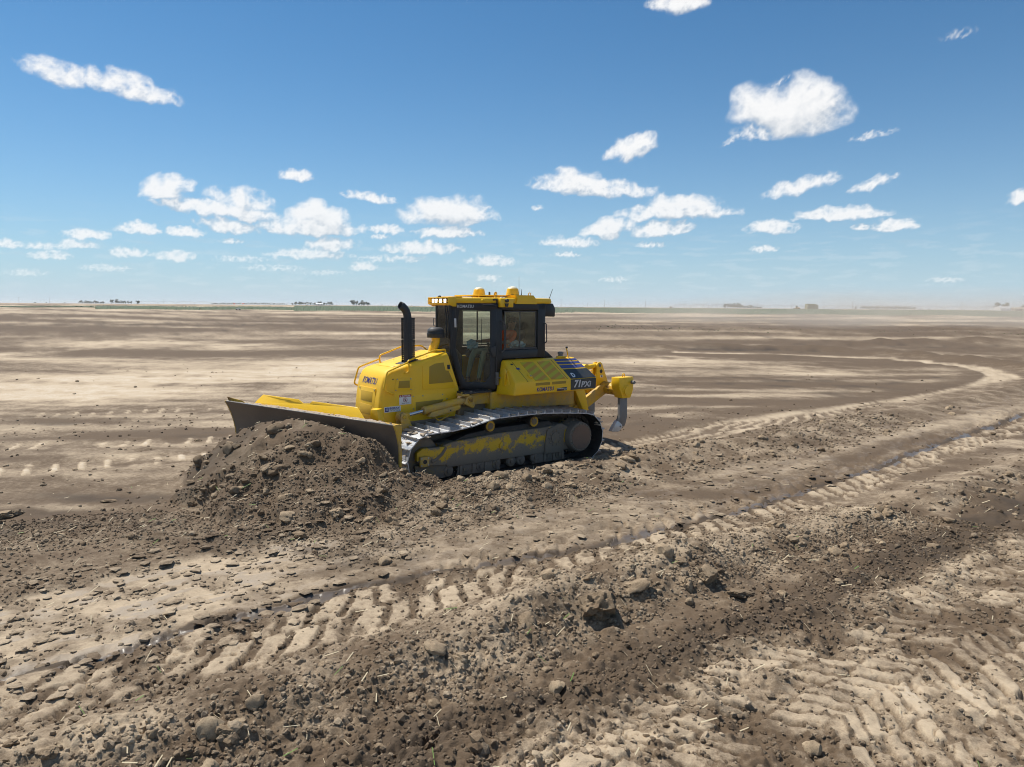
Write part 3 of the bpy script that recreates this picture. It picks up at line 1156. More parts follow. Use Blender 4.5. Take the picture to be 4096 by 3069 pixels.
def build_hood():
    out = [(.70, 1.00), (2.365, .955), (2.375, 1.20), (2.345, 1.48), (2.305, 1.70), (2.265, 1.83), (2.205, 1.925), (2.12, 1.985),
           (1.66, 2.10), (1.2, 2.212), (.885, 2.288), (.62, 1.55)]
    bm = prism_y(BM(), out, -.56, .56)
    bmesh.ops.recalc_face_normals(bm, faces=bm.faces)

    def sel(e):
        a, b = e.verts
        same = abs(a.co.y - b.co.y) < 1e-6
        mid = (a.co + b.co) / 2
        return same and (mid.x > 2.0 or mid.z > 2.0)
    bev(bm, .095, 5, 10, sel)
    hood = obj('hood', bm, M_YEL, DZ, ang=28)
    # access plate on top, under the exhaust
    sl = Vector((-1, 0, .2434)).normalized()
    nrm = Vector((.2434, 0, 1)).normalized()
    up = lambda x, y, k=0.0: Vector((x, y, 2.10 + (1.66 - x) * .2434)) + nrm * k
    bm = prism(BM(), [(0, -.36), (.82, -.36), (.82, .36), (0, .36)], up(1.98, 0), sl, (0, -1, 0), -.004, .006)
    pl = obj('hood_top_plate', bm, M_YEL, hood, .004)
    bolt_set([up(x, y, .006) for x in (1.94, 1.6, 1.22) for y in (-.33, .33)], nrm, M_BOLT, hood, .014)
    # front grille door with two screens
    fr_u, fr_v = Vector((0, 1, 0)), Vector((-.075, 0, 1)).normalized()
    O = Vector((2.379, 0, 1.06))
    fn = fr_u.cross(fr_v)
    g = obj('grille_door', prism(BM(), [(-.36, .0), (.33, .0), (.33, .575), (-.36, .575)], O - fn * .012, fr_u, fr_v, 0, .016), M_YEL, DZ, .005)
    for z0, z1 in ((.055, .245), (.305, .50)):
        obj('grille_screen', prism(BM(), [(-.27, z0), (.22, z0), (.22, z1), (-.27, z1)], O, fr_u, fr_v, .003, .008), M_SCREEN2, g, .003)
    bolt_set([O + fr_u * a + fr_v * c + fn * .004 for a in (-.33, .30) for c in (.03, .545)], fn, M_BOLT, g, .014)
    # wordmark on the nose
    nu, nv = Vector((0, 1, 0)), Vector((-.308, 0, 1)).normalized()
    text_mesh('nose_lettering', 'KOMATSU', M_NAVY, hood, Vector((2.3055, -.30, 1.699)), nu, nv, .58, .128, .18, .014, .003)
    obj('lettering_tick', prism(BM(), [(.405, .112), (.425, .112), (.45, .136), (.428, .136)], Vector((2.3055, -.30, 1.699)), nu, nv, .001, .0035), M_NAVY, hood)
    # side doors and screens, both flanks
    for s in (1, -1):
        Y = .56 * s

        def plate(name, pts, mat, t, parent, base=0.0, bevel=.004):
            a, b = Y + s * base, Y + s * (base + t)
            return obj(name, prism_y(BM(), pts, min(a, b), max(a, b)), mat, parent, bevel)
        d = plate('side_door', [(1.45, 1.575), (.70, 1.565), (.90, 2.19), (1.16, 2.14), (1.45, 2.045)], M_YEL, .008, DZ)
        plate('door_screen', [(1.31, 1.68), (.745, 1.69), (.86, 1.92), (.93, 1.93), (.975, 2.09), (1.17, 2.075), (1.30, 2.02)], M_SCREEN, .004, d, .008, .003)
        plate('latch', [(.885, 1.95), (.825, 1.95), (.83, 2.04), (.895, 2.04)], M_PLAST, .008, d, .008)
        p = plate('service_panel', [(2.075, 1.585), (1.68, 1.572), (1.68, 1.835), (2.02, 1.835)], M_YEL, .007, DZ)
        plate('panel_screen', [(1.98, 1.64), (1.735, 1.635), (1.735, 1.775), (1.965, 1.775)], M_SCREEN, .004, p, .007, .003)
        bolt_set([(x, Y + s * .007, z) for x, z in ((2.035, 1.605), (1.71, 1.60), (1.71, 1.805), (2.0, 1.81))], (0, s, 0), M_BOLT, p, .013)
        q = plate('lower_panel', [(1.69, 1.0), (1.0, 1.0), (.84, 1.36), (.96, 1.485), (1.68, 1.485)], M_YEL, .008, DZ)
        plate('lower_screen', [(1.60, 1.14), (1.15, 1.10), (.98, 1.36), (1.61, 1.345)], M_SCREEN, .004, q, .008, .003)
        bolt_set([(x, Y + s * .008, z) for x, z in ((1.66, 1.46), (1.0, 1.455), (.9, 1.36), (1.66, 1.22), (1.45, 1.46))], (0, s, 0), M_BOLT, q, .013)
        plate('lifting_hole', [(2.10, 1.80), (2.075, 1.80), (2.075, 1.825), (2.10, 1.825)], M_DARK, .002, hood)
        if s == 1:
            U, V = Vector((-1, 0, 0)), Vector((0, 0, 1))
            dg = plate('danger_sign', [(1.96, 1.318), (1.70, 1.318), (1.70, 1.505), (1.96, 1.505)], M_WHITE, .002, hood)
            dg['label'] = 'white warning decal with red danger header'
            plate('sign_header', [(1.96, 1.462), (1.70, 1.462), (1.70, 1.505), (1.96, 1.505)], M_RED, .0015, dg, .002)
            text_mesh('sign_lettering', 'DANGER', M_WHITE, dg, (1.90, .5638, 1.470), U, V, .185, .028, 0, .03, .0006)
            text_mesh('sign_lettering', 'Stay clear', M_GREY, dg, (1.905, .5625, 1.332), U, V, .16, .024, 0, .01, .0006)
            bm = prism(BM(), [(0, 0), (.034, 0), (.017, .03)], (1.948, .5638, 1.469), U, V, 0, .0006)
            obj('warning_triangle', bm, M_WHITE, dg)
            cx, cz = 1.832, 1.408
            bm = tube(BM(), [(cx + .042 * math.cos(a), .563, cz + .042 * math.sin(a)) for a in np.linspace(0, 2 * math.pi, 24, endpoint=False)], .0045, 4, closed=True)
            tube(bm, [(cx + .03, .563, cz + .03), (cx - .03, .563, cz - .03)], .0045, 4)
            obj('prohibition_ring', bm, M_RED, dg)
            bm = tube(BM(), [(cx, .5625, cz + .012), (cx, .5625, cz - .004), (cx + .012, .5625, cz - .028)], .005, 4)
            tube(bm, [(cx, .5625, cz - .004), (cx - .013, .5625, cz - .028)], .005, 4)
            tube(bm, [(cx + .014, .5625, cz + .0), (cx, .5625, cz + .010), (cx - .014, .5625, cz - .002)], .004, 4)
            lathe(bm, [(.0001, 0), (.007, .0005), (.0001, .001)], (cx, .5625, cz + .022), (0, 1, 0), 8)
            obj('walking_figure', bm, M_GREY, dg)
            by = plate('dealer_plate', [(2.275, 1.192), (1.93, 1.198), (1.93, 1.303), (2.275, 1.298)], M_WHITE, .002, hood, 0, .001)
            by['label'] = 'white dealer plate with blue lettering'
            plate('plate_emblem', [(2.262, 1.205), (2.185, 1.206), (2.185, 1.288), (2.262, 1.286)], M_NAVY, .001, by, .002)
            for k in range(3):
                z = 1.225 + k * .018
                plate('emblem_stripe', [(2.248, z), (2.200, z), (2.200, z + .008), (2.248, z + .008)], M_WHITE, .0008, by, .003, 0)
            text_mesh('plate_lettering', 'BERRY', M_NAVY, by, (2.168, .5626, 1.246), U, V, .225, .042, 0, .03, .0006)
            text_mesh('plate_lettering', 'T R A C T O R', M_GREY, by, (2.166, .5626, 1.211), U, V, .22, .018, 0, .01, .0006)
            plate('plate_rule', [(2.168, 1.236), (1.942, 1.237), (1.942, 1.2395), (2.168, 1.2385)], M_GREY, .0008, by, .002, 0)
    # handrails
    for s in (1, -1):
        y = .585 * s
        bm = tube(BM(), smooth_path([(2.09, .55 * s, 1.525), (2.09, y + .03 * s, 1.53), (2.33, y + .05 * s, 1.64), (2.235, y + .03 * s, 1.97), (1.80, y, 2.115), (1.765, y + .02 * s, 2.08),
                                     (1.765, y + .02 * s, 1.94), (1.86, .55 * s, 1.915)], .05), .0165, 8)
        obj('nose_handrail', bm, M_YEL, DZ)
        y = .46 * s
        bm = tube(BM(), smooth_path([(1.74, y, 2.06), (1.71, y, 2.145), (1.12, y, 2.325), (.86, y, 2.335), (.87, y, 2.26)], .05), .0165, 8)
        if s == -1:
            bm.free()
            bm = tube(BM(), smooth_path([(1.84, y, 2.04), (1.85, y, 2.20), (1.31, y, 2.375), (.88, y, 2.37), (.71, y, 2.25)], .05), .0165, 8)
        obj('hood_handrail', bm, M_YEL, DZ)
    return hood


def build_exhaust():
    x, y = 1.615, .29
    bm = tube(BM(), [(x, y, 2.05), (x, y, 2.55), (x, y, 2.96), (x + .008, y, 3.02), (x + .03, y, 3.085), (x + .065, y, 3.14), (x + .115, y, 3.185), (x + .165, y, 3.205)], .078, 16, False)
    st = obj('exhaust_stack', bm, M_PLAST, DZ)
    m = st.modifiers.new('wall', 'SOLIDIFY')
    m.thickness = .006
    # perforated heat shield: flat plates with real holes, folded round the front and flanks
    for (z0, z1, wid) in ((2.10, 2.545, .10), (2.555, 2.965, .10)):
        bm = BM()
        plan = [(x + .12, y + .04), (x + .06, y + .105), (x - .06, y + .105), (x - .125, y + .06), (x - .125, y - .06), (x - .06, y - .105), (x + .06, y - .105), (x + .12, y - .04)]
        for i in range(len(plan) - 1):
            a, b = Vector((*plan[i], 0)), Vector((*plan[i + 1], 0))
            u = (b - a).normalized()
            Lw = (b - a).length
            nc = max(1, int(Lw / .031))
            nr = int((z1 - z0) / .035)
            n = Vector((-u.y, u.x, 0)) if (Vector((-u.y, u.x, 0))).dot(a - Vector((x, y, 0))) > 0 else Vector((u.y, -u.x, 0))
            cw, ch = Lw / nc, (z1 - z0) / nr
            for r_ in range(nr):
                for c_ in range(nc):
                    o = a + u * (c_ * cw)
                    o.z = z0 + r_ * ch
                    q = [o, o + u * cw, o + u * cw + Vector((0, 0, ch)), o + Vector((0, 0, ch))]
                    cc = sum(q, Vector()) / 4
                    ov = [bm.verts.new(p) for p in q]
                    solid = r_ in (0, nr - 1)
                    if solid:
                        bm.faces.new(ov)
                        continue
                    iv = [bm.verts.new(cc + (p - cc) * .42) for p in q]
                    for k in range(4):
                        bm.faces.new((ov[k], ov[(k + 1) % 4], iv[(k + 1) % 4], iv[k]))
        bmesh.ops.remove_doubles(bm, verts=bm.verts, dist=.0005)
        h = obj('heat_shield', bm, M_PLAST, st, smooth=False)
        sm = h.modifiers.new('sheet', 'SOLIDIFY')
        sm.thickness = .003
    obj('shield_base', prism(BM(), [(-.2, -.13), (.16, -.13), (.16, .15), (-.2, .15)], (x, y, 2.116), Vector((-1, 0, .2434)).normalized(), (0, -1, 0), -.004, .012), M_PLAST, st, .004)
    # air pre-cleaner
    bm = tube(BM(), [(.965, .10, 2.22), (.935, .10, 2.34), (.885, .10, 2.44), (.868, .10, 2.48), (.868, .10, 2.58)], .087, 18)
    pc = obj('air_intake_pipe', bm, M_YEL, DZ)
    c = (.868, .10, 2.555)
    bm = lathe(BM(), [(.09, .0), (.172, .004), (.178, .02), (.180, .088), (.172, .094), (.168, .128), (.174, .134), (.160, .172), (.135, .197), (.118, .206), (.112, .212), (.0001, .218)], c, (0, 0, 1), 32)
    cap = obj('precleaner_cap', bm, M_PLAST, pc)
    bm = tube(BM(), [(c[0] + .181 * math.cos(R(a)), c[1] + .181 * math.sin(R(a)), c[2] + .09) for a in range(0, 360, 12)], .006, 5, closed=True)
    obj('clamp_band', bm, M_BLACK, pc)
    return st


def build_hull():
    bm = prism_y(BM(), [(-2.35, .55), (2.2, .55), (2.2, .97), (.65, 1.0), (.55, 1.47), (-2.35, 1.42)], -.60, .60)
    h = obj('main_frame', bm, M_MUDH, DZ, .03)
    for s in (1, -1):
        bm = prism_y(BM(), [(-.05, 1.22), (.62, 1.22), (.62, 1.36), (.52, 1.42), (-.05, 1.50)], min(.60 * s, .74 * s), max(.60 * s, .74 * s))
        obj('step_bracket', bm, M_YELD, DZ, .015)
        bm = prism_y(BM(), [(-2.3, 1.02), (.0, 1.10), (.0, 1.45), (-2.3, 1.43)], min(.60 * s, .80 * s), max(.60 * s, .80 * s))
        obj('tank_support', bm, M_YELD, DZ, .02)
        # tread step below the door
        bm = box(BM(), .0, .66, min(.56 * s, .86 * s), max(.56 * s, .86 * s), 1.462, 1.50)
        for k in range(7):
            box(bm, .05 + k * .085, .08 + k * .085, min(.6 * s, .84 * s), max(.6 * s, .84 * s), 1.50, 1.512)
        obj('door_step', bm, M_PLAST, DZ, .006)
        bm = box(BM(), .55, .72, min(.62 * s, .86 * s), max(.62 * s, .86 * s), 1.42, 1.462)
        cyl(bm, (.64, .74 * s, 1.462), (.64, .74 * s, 1.50), .035, 12)
        obj('cab_mount', bm, M_YELD, DZ, .006)
    return h


TR_F, TR_R = (1.85, .405, .49), (-1.97, .43, .52)     # idler and sprocket ends of the track: x, z, radius to the shoe plate


def track_path():
    pts = []
    zb = -.09
    pts += [(x, zb) for x in np.linspace(-1.97, 1.85, 40)]
    cx, cz, r = TR_F
    pts += [(cx + r * math.sin(a), cz - r * math.cos(a)) for a in np.linspace(.08, math.pi - .02, 24)]
    top = [(1.85, .895), (1.4, .90), (.95, .945), (.62, 1.01), (.38, 1.05), (.0, 1.055), (-.4, 1.055), (-.75, 1.05), (-1.2, 1.02), (-1.97, .95)]
    for (a, b) in zip(top, top[1:]):
        for t in np.linspace(0, 1, 8, endpoint=False):
            pts.append((a[0] + (b[0] - a[0]) * t, a[1] + (b[1] - a[1]) * t))
    cx, cz, r = TR_R
    pts += [(cx - r * math.sin(a), cz + r * math.cos(a)) for a in np.linspace(0, math.pi - .03, 24)]
    P = np.array(pts)
    for _ in range(6):
        P = (np.roll(P, 1, 0) + 2 * P + np.roll(P, -1, 0)) / 4
    return P


def shoe_mesh(pitch, wid):
    """one shoe: x along the travel of the track, z outward"""
    bm = BM()
    h = pitch / 2
    prof = [(-h - .018, -.004), (-h + .02, .004), (h - .055, .004), (h - .045, .012), (h - .040, .07), (h - .024, .07), (h - .018, .014), (h + .004, .010), (h + .004, -.012), (-h + .01, -.016), (-h - .018, -.012)]
    prism(bm, prof, (0, 0, 0), (1, 0, 0), (0, 0, 1), -wid / 2, wid / 2)
    bolts(bm, [(x, y, .004) for x in (-h + .05, h - .085) for y in (-.07, .07)], (0, 0, 1), .016, .012)
    me = bpy.data.meshes.new('track_shoe')
    bmesh.ops.recalc_face_normals(bm, faces=bm.faces)
    bm.to_mesh(me)
    bm.free()
    me.materials.append(M_STEEL)
    me.materials.append(M_DARK)
    for p in me.polygons:
        if p.normal.z < -.4:
            p.material_index = 1  # inward faces of the shoe are set dark
    return me


def build_tracks():
    P = track_path()
    d = np.linalg.norm(np.diff(np.vstack([P, P[:1]]), axis=0), axis=1)
    S = np.concatenate([[0], np.cumsum(d)])
    tot = S[-1]
    n = int(round(tot / .227))
    pitch = tot / n
    wid = .87
    me = shoe_mesh(pitch, wid)
    bm = BM()                     # chain link plates
    prism_y(bm, [(-pitch * .62, -.10), (-pitch * .5, -.035), (pitch * .5, -.035), (pitch * .5, -.10), (pitch * .3, -.118), (-pitch * .4, -.118)], -.085, -.055)
    prism_y(bm, [(-pitch * .62, -.10), (-pitch * .5, -.035), (pitch * .5, -.035), (pitch * .5, -.10), (pitch * .3, -.118), (-pitch * .4, -.118)], .055, .085)
    cyl(bm, (-pitch / 2, -.10, -.075), (-pitch / 2, .10, -.075), .03, 8)
    lk = bpy.data.meshes.new('track_link')
    bmesh.ops.recalc_face_normals(bm, faces=bm.faces)
    bm.to_mesh(lk)
    bm.free()
    lk.materials.append(M_DARK)
    Pc = np.vstack([P, P[:1]])
    rnd = random.Random(3)
    for s in (1, -1):
        yc = 1.115 * s
        # the rail the chain runs on ties the shoes into one track
        bm = tube(BM(), [(p[0] * 1.0, yc, p[1]) for p in (P + (np.array([[0, .42]]) - P) * .0)][::3], .001, 4, closed=True)
        bm.free()
        ring = []
        for k in range(n):
            t = (k + .5) * pitch
            x, z = np.interp(t, S, Pc[:, 0]), np.interp(t, S, Pc[:, 1])
            x2, z2 = np.interp((t + .05) % tot, S, Pc[:, 0]), np.interp((t + .05) % tot, S, Pc[:, 1])
            x1, z1 = np.interp((t - .05) % tot, S, Pc[:, 0]), np.interp((t - .05) % tot, S, Pc[:, 1])
            tx, tz = x2 - x1, z2 - z1
            L = math.hypot(tx, tz)
            ring.append((x, z, tx / L, tz / L))
        bm = BM()
        inner = [(x - .055 * tz, yc, z + .055 * tx) for (x, z, tx, tz) in ring]
        tube(bm, inner, .022, 6, closed=True)
        tr = obj('track', bm, M_DARK, DZ)
        cake_v = []
        for (x, z, tx, tz) in ring:
            # outward normal of an anticlockwise path (seen with x right, z up) is (tz, -tx)
            M = Matrix(((tx, 0, tz, x), (0, 1, 0, yc), (tz, 0, -tx, z), (0, 0, 0, 1)))
            M = Matrix(((tx, 0, tz, x), (0, -1, 0, yc), (tz, 0, -tx, z), (0, 0, 0, 1)))
            for nm, dat in (('track_shoe', me), ('track_link', lk)):
                o = bpy.data.objects.new(nm, dat)
                o.matrix_local = M
                link(o, tr)
            if -tx > .2:                                   # soil lies on the upper run
                for q in range(rnd.randint(5, 9)):
                    cake_v.append((x + tx * rnd.uniform(-.10, .06), yc + rnd.uniform(-.40, .40), z + tz * rnd.uniform(-.1, .06) + .012, rnd.uniform(.02, .062)))
        bm = BM()
        for (x, y, z, r) in cake_v:
            m4 = Matrix.Translation((x, y, z)) @ Matrix.Rotation(rnd.uniform(0, 3), 4, 'Z') @ Matrix.Diagonal((r, r * rnd.uniform(1, 2.6), r * .42, 1))
            res = bmesh.ops.create_icosphere(bm, subdivisions=1, radius=1, matrix=m4)
            for v in res['verts']:
                v.co += Vector((rnd.gauss(0, .006), rnd.gauss(0, .008), rnd.gauss(0, .004)))
        c = obj('caked_soil', bm, M_CAKE, tr, smooth=False)
        c['kind'] = 'stuff'

        # roller frame
        def ys(a, b):
            return (min(a * s, b * s), max(a * s, b * s))
        bm = prism_y(BM(), [(-1.75, .16), (1.35, .16), (1.45, .30), (1.45, .60), (1.30, .64), (.2, .70), (-1.0, .70), (-1.5, .74), (-1.75, .62)], *ys(.92, 1.32))
        fr = obj('roller_frame', bm, M_MUD, DZ, .025)
        obj('frame_top', prism_y(BM(), [(-1.35, .68), (1.2, .64), (.9, .74), (.3, .80), (-1.2, .82)], *ys(.95, 1.26)), M_DARK, fr, .02)
        # pivot cover plate and its ring of bolts
        obj('pivot_cover', lathe(BM(), [(.105, 0), (.105, .02), (.09, .03), (.0001, .03)], (.05, 1.318 * s, .43), (0, s, 0), 24), M_MUD, fr)
        pb = prism_y(BM(), [(-1.50, .14), (-1.02, .14), (-1.02, .40), (-1.08, .66), (-1.32, .72), (-1.55, .60)], *ys(1.32, 1.35))
        b2 = obj('final_drive_bracket', pb, M_MUDH, fr, .008)
        bolt_set([(-1.28 + .15 * math.cos(R(a)), 1.35 * s, .46 + .15 * math.sin(R(a))) for a in range(0, 360, 36)], (0, s, 0), M_MUDH, fr, .026, .018)
        bm = lathe(BM(), [(.11, 0), (.11, .02), (.0001, .026)], (-1.28, 1.35 * s, .46), (0, s, 0), 18)
        obj('bracket_cover', bm, M_MUDH, fr)
        # idler with its yoke and front guard
        bm = lathe(BM(), [(.10, -.12), (.30, -.10), (.335, -.09), (.335, -.055), (.375, -.05), (.375, .05), (.335, .055), (.335, .09), (.30, .10), (.10, .12)], (1.85, yc, .405), (0, s, 0), 40)
        idl = obj('idler', bm, M_MUDH, DZ)
        bm = prism_y(BM(), [(1.40, .22), (1.90, .26), (2.03, .36), (2.03, .52), (1.90, .60), (1.40, .58)], *ys(1.24, 1.345))
        obj('idler_yoke', bm, M_MUD, DZ, .025)
        hk = obj('tow_lug', prism_y(BM(), [(1.80, .26), (1.99, .26), (1.99, .45), (1.80, .45)], *ys(1.345, 1.40)), M_YELD, DZ, .012)
        obj('lug_hole', lathe(BM(), [(.042, 0), (.042, .004), (.0001, .004)], (1.89, 1.399 * s, .355), (0, s, 0), 16), M_DARK, hk)
        bolt_set([(x, 1.40 * s, z) for x in (1.82, 1.965) for z in (.29, .42)], (0, s, 0), M_BOLT, hk, .018, .01)
        bm = prism_y(BM(), [(1.35, -.02), (1.60, -.045), (1.82, -.03), (1.96, .07), (2.04, .22), (2.04, .28), (1.40, .24), (1.35, .2)], *ys(1.23, 1.29))
        obj('front_guard', bm, M_MUDH, DZ, .012)
        obj('yoke_arm', tube(BM(), [(1.40, 1.33 * s, .56), (1.50, 1.34 * s, .44), (1.62, 1.34 * s, .36), (1.72, 1.34 * s, .33)], .035, 8), M_MUDH, DZ)
        # rollers along the bottom and on top
        for x in (1.32, .95, .58, .2, -.18, -.42, -.80, -1.15, -1.45):
            bm = lathe(BM(), [(.045, -.21), (.045, -.19), (.10, -.185), (.12, -.15), (.105, -.12), (.105, .12), (.12, .15), (.10, .185), (.045, .19), (.045, .21)], (x, yc, .09), (0, s, 0), 20)
            obj('track_roller', bm, M_MUDH, DZ)
        for x0, x1 in ((.10, 1.13), (-1.62, -.72)):
            bm = prism_y(BM(), [(x0, -.045), (x1, -.045), (x1 - .04, .17), (x0 + .04, .17)], *ys(1.26, 1.285))
            for k in range(4):
                xk = x0 + .08 + (x1 - x0 - .16) * k / 3
                prism_y(bm, [(xk - .03, -.03), (xk + .03, -.03), (xk + .02, .16), (xk - .02, .16)], *ys(1.285, 1.315))
            obj('roller_guard', bm, M_MUD, DZ, .005)
        for x, z in ((.37, .862), (-.73, .852)):
            bm = lathe(BM(), [(.05, -.25), (.085, -.24), (.112, -.20), (.112, -.13), (.09, -.12), (.09, .09), (.116, .10), (.116, .19), (.108, .20), (.104, .205), (.104, .215), (.066, .218), (.062, .224), (.0001, .224)], (x, yc, z), (0, s, 0), 26)
            me2 = obj('carrier_roller', bm, [M_DARK, M_RUST, M_MUDH], DZ)
            for p in me2.data.polygons:
                c = p.center
                off = (c.y - yc) * s
                rr = math.hypot(c.x - x, c.z - z)
                if off > .203:
                    p.material_index = 1 if rr > .064 else 2
            obj('roller_support', prism_y(BM(), [(x - .05, .66), (x + .05, .66), (x + .04, z), (x - .04, z)], *ys(.90, .98)), M_MUDH, me2, .01)
        # sprocket and final drive
        c = (-1.90, 1.0 * s, .43)
        teeth = []
        for k in range(23 * 2):
            a0 = 2 * math.pi * k / 46
            for da, rr in ((-.04, .375 if k % 2 else .41), (.04, .375 if k % 2 else .41)):
                teeth.append((c[0] - .05 + rr * math.cos(a0 + da), c[2] + rr * math.sin(a0 + da)))
        bm = prism_y(BM(), teeth, *ys(1.085, 1.145))
        spk = obj('sprocket', bm, M_DARK, DZ)
        bm = lathe(BM(), [(.36, .0), (.37, .10), (.365, .20), (.345, .26), (.325, .30), (.322, .44), (.312, .47), (.30, .478), (.295, .485), (.0001, .487)], c, (0, s, 0), 48)
        hub = obj('final_drive', bm, M_MUDH, DZ)
        face = obj('hub_cover', lathe(BM(), [(.262, 0), (.262, .012), (.0001, .012)], (c[0], c[1] + .482 * s, c[2]), (0, s, 0), 40),
                   paint("rusty hub face", (.20, .125, .085), .6, .7, (.13, .10, .085), 5, metal=.2), hub)
        bolt_set([(c[0] + .283 * math.cos(R(a)), c[1] + .482 * s, c[2] + .283 * math.sin(R(a))) for a in np.arange(0, 360, 360 / 22)], (0, s, 0), M_MUDH, hub, .016, .018)
        bolt_set([(c[0] + .345 * math.cos(R(a)), c[1] + .275 * s, c[2] + .345 * math.sin(R(a))) for a in np.arange(0, 360, 20)], (0, s, 0), M_MUDH, hub, .016, .03)


def build_blade():
    NE = Vector((BL_N[0], BL_N[1], 0))
    T = Vector((BL_T[0], BL_T[1], 0))
    Fw = Vector((BL_F[0], BL_F[1], 0))
    Up = Vector((0, 0, 1))
    tilt = lambda s: .17 * s / BL_LEN
    prof = [(.0, 1.155), (-.055, 1.05), (-.105, .92), (-.14, .78), (-.155, .62), (-.15, .46), (-.125, .30), (-.08, .14), (-.02, -.02), (.02, -.10)]
    bm = BM()
    cols = []
    SS = np.linspace(0, BL_LEN, 14)
    for s in SS:
        flare = .16 * max(0, (s - 3.55) / .38) ** 1.3 * 0.0
        ring = []
        for (n, z) in prof:
            k = max(0, 1 - z / 1.155)
            inset = -.20 * k ** 1.2 * (1 if s > BL_LEN - .01 else 0)       # far end bit is cut back towards the bottom
            ring.append(bm.verts.new(NE + T * (s + inset) + Fw * n + Up * (z + tilt(s))))
        for (n, z) in prof[::-1]:
            k = max(0, 1 - z / 1.155)
            inset = -.20 * k ** 1.2 * (1 if s > BL_LEN - .01 else 0)
            ring.append(bm.verts.new(NE + T * (s + inset) + Fw * (n - .045) + Up * (z + tilt(s))))
        cols.append(ring)
    for a, b in zip(cols, cols[1:]):
        n = len(a)
        for k in range(n):
            bm.faces.new((a[k], a[(k + 1) % n], b[(k + 1) % n], b[k]))
    bm.faces.new(cols[0])
    bm.faces.new(cols[-1][::-1])
    bl = obj('blade', bm, M_BLADE, DZ, ang=30)

    def P(s, n, z):
        return NE + T * s + Fw * n + Up * (z + tilt(s))

    def slab(name, pts_a, pts_b, mat, bevel=.008, parent=bl):
        b_ = BM()
        a = [b_.verts.new(p) for p in pts_a]
        c = [b_.verts.new(p) for p in pts_b]
        b_.faces.new(a)
        b_.faces.new(c[::-1])
        for i in range(len(a)):
            j = (i + 1) % len(a)
            b_.faces.new((a[i], c[i], c[j], a[j]))
        return obj(name, b_, mat, parent, bevel)
    # end plates
    for s0, s1 in ((-.028, .0), (BL_LEN, BL_LEN + .02)):
        far = s0 > 1
        ins = (lambda z: -.20 * max(0, 1 - z / 1.155) ** 1.2) if far else (lambda z: 0)
        pr = [(.012, 1.165), (-.05, 1.05), (-.10, .92), (-.135, .78), (-.15, .62), (-.145, .46), (-.12, .30), (-.075, .14), (.02, -.10), (-.10, -.10), (-.20, .3), (-.22, .62), (-.20, 1.0), (-.17, 1.165)]
        slab('end_plate', [P(s0 + ins(z), n, z) for n, z in pr], [P(s1 + ins(z), n, z) for n, z in pr], M_YELD, .003)
    # top box beam with soil lying on it
    pr = [(-.056, 1.150), (-.115, 1.08), (-.165, .98), (-.30, .95), (-.30, 1.13)]
    slab('top_beam', [P(.02, n, z) for n, z in pr], [P(BL_LEN - .03, n, z) for n, z in pr], M_YELD, .01)
    pr = [(-.19, .75), (-.19, .2), (-.34, .25), (-.34, .70)]
    slab('back_beam', [P(.1, n, z) for n, z in pr], [P(BL_LEN - .2, n, z) for n, z in pr], M_YELD, .01)
    pr = [(.0, 1.1555), (-.055, 1.1555), (-.055, 1.166), (.0, 1.166)]
    slab('top_lip', [P(.0, n, z) for n, z in pr], [P(BL_LEN, n, z) for n, z in pr], M_BOLT, 0)
    # spill guard with its notch
    outline = [(.74, 1.145), (.98, 1.325), (2.02, 1.325), (2.10, 1.275), (2.26, 1.262), (2.36, 1.325), (3.24, 1.325), (3.36, 1.18), (3.36, 1.145)]
    lean = lambda z: -.19 - (z - 1.145) * .55
    slab('spill_guard', [P(s, lean(z) - (.05 if 2.05 < s < 2.3 else 0), z) for s, z in outline], [P(s, lean(z) - .022 - (.05 if 2.05 < s < 2.3 else 0), z) for s, z in outline], M_YEL, .005)
    slab('guard_web', [P(s, n, z) for s, n, z in ((1.02, -.24, 1.13), (1.02, -.44, 1.10), (1.02, -.30, 1.30))], [P(s, n, z) for s, n, z in ((1.05, -.24, 1.13), (1.05, -.44, 1.10), (1.05, -.30, 1.30))], M_YEL, .003)
    slab('mast_box', [P(s, n, z) for s, n, z in ((.62, -.62, 1.10), (.82, -.62, 1.10), (.80, -.62, 1.30), (.66, -.62, 1.30))],
         [P(s, n, z) for s, n, z in ((.62, -.44, 1.10), (.82, -.44, 1.10), (.80, -.44, 1.30), (.66, -.44, 1.30))], M_YEL, .012)
    slab('far_guard', [P(s, n, z) for s, n, z in ((3.45, -.06, 1.15), (3.90, -.06, 1.15), (3.93, -.04, 1.24), (3.55, -.06, 1.20))],
         [P(s, n - .012, z) for s, n, z in ((3.45, -.06, 1.15), (3.90, -.06, 1.15), (3.93, -.04, 1.24), (3.55, -.06, 1.20))], M_RUST, .002)
    bolt_set([P(s, -.13, 1.15) for s in (.14, .30, .62)], (0, 0, 1), M_BOLT, bl, .022, .02)
    # soil on top of the blade
    rnd = random.Random(11)
    bm = BM()
    for k in range(320):
        s = rnd.uniform(.25, 3.85)
        r = rnd.uniform(.012, .04)
        p = P(s, rnd.uniform(-.18, -.07), 1.15 + r * .15)
        bmesh.ops.create_icosphere(bm, subdivisions=1, radius=1, matrix=Matrix.Translation(p) @ Matrix.Rotation(rnd.uniform(0, 6), 4, 'Z') @ Matrix.Diagonal((r * 1.8, r * 1.2, r * .6, 1)))
    c = obj('spilled_soil', bm, M_CAKE, bl, smooth=False)
    c['kind'] = 'stuff'
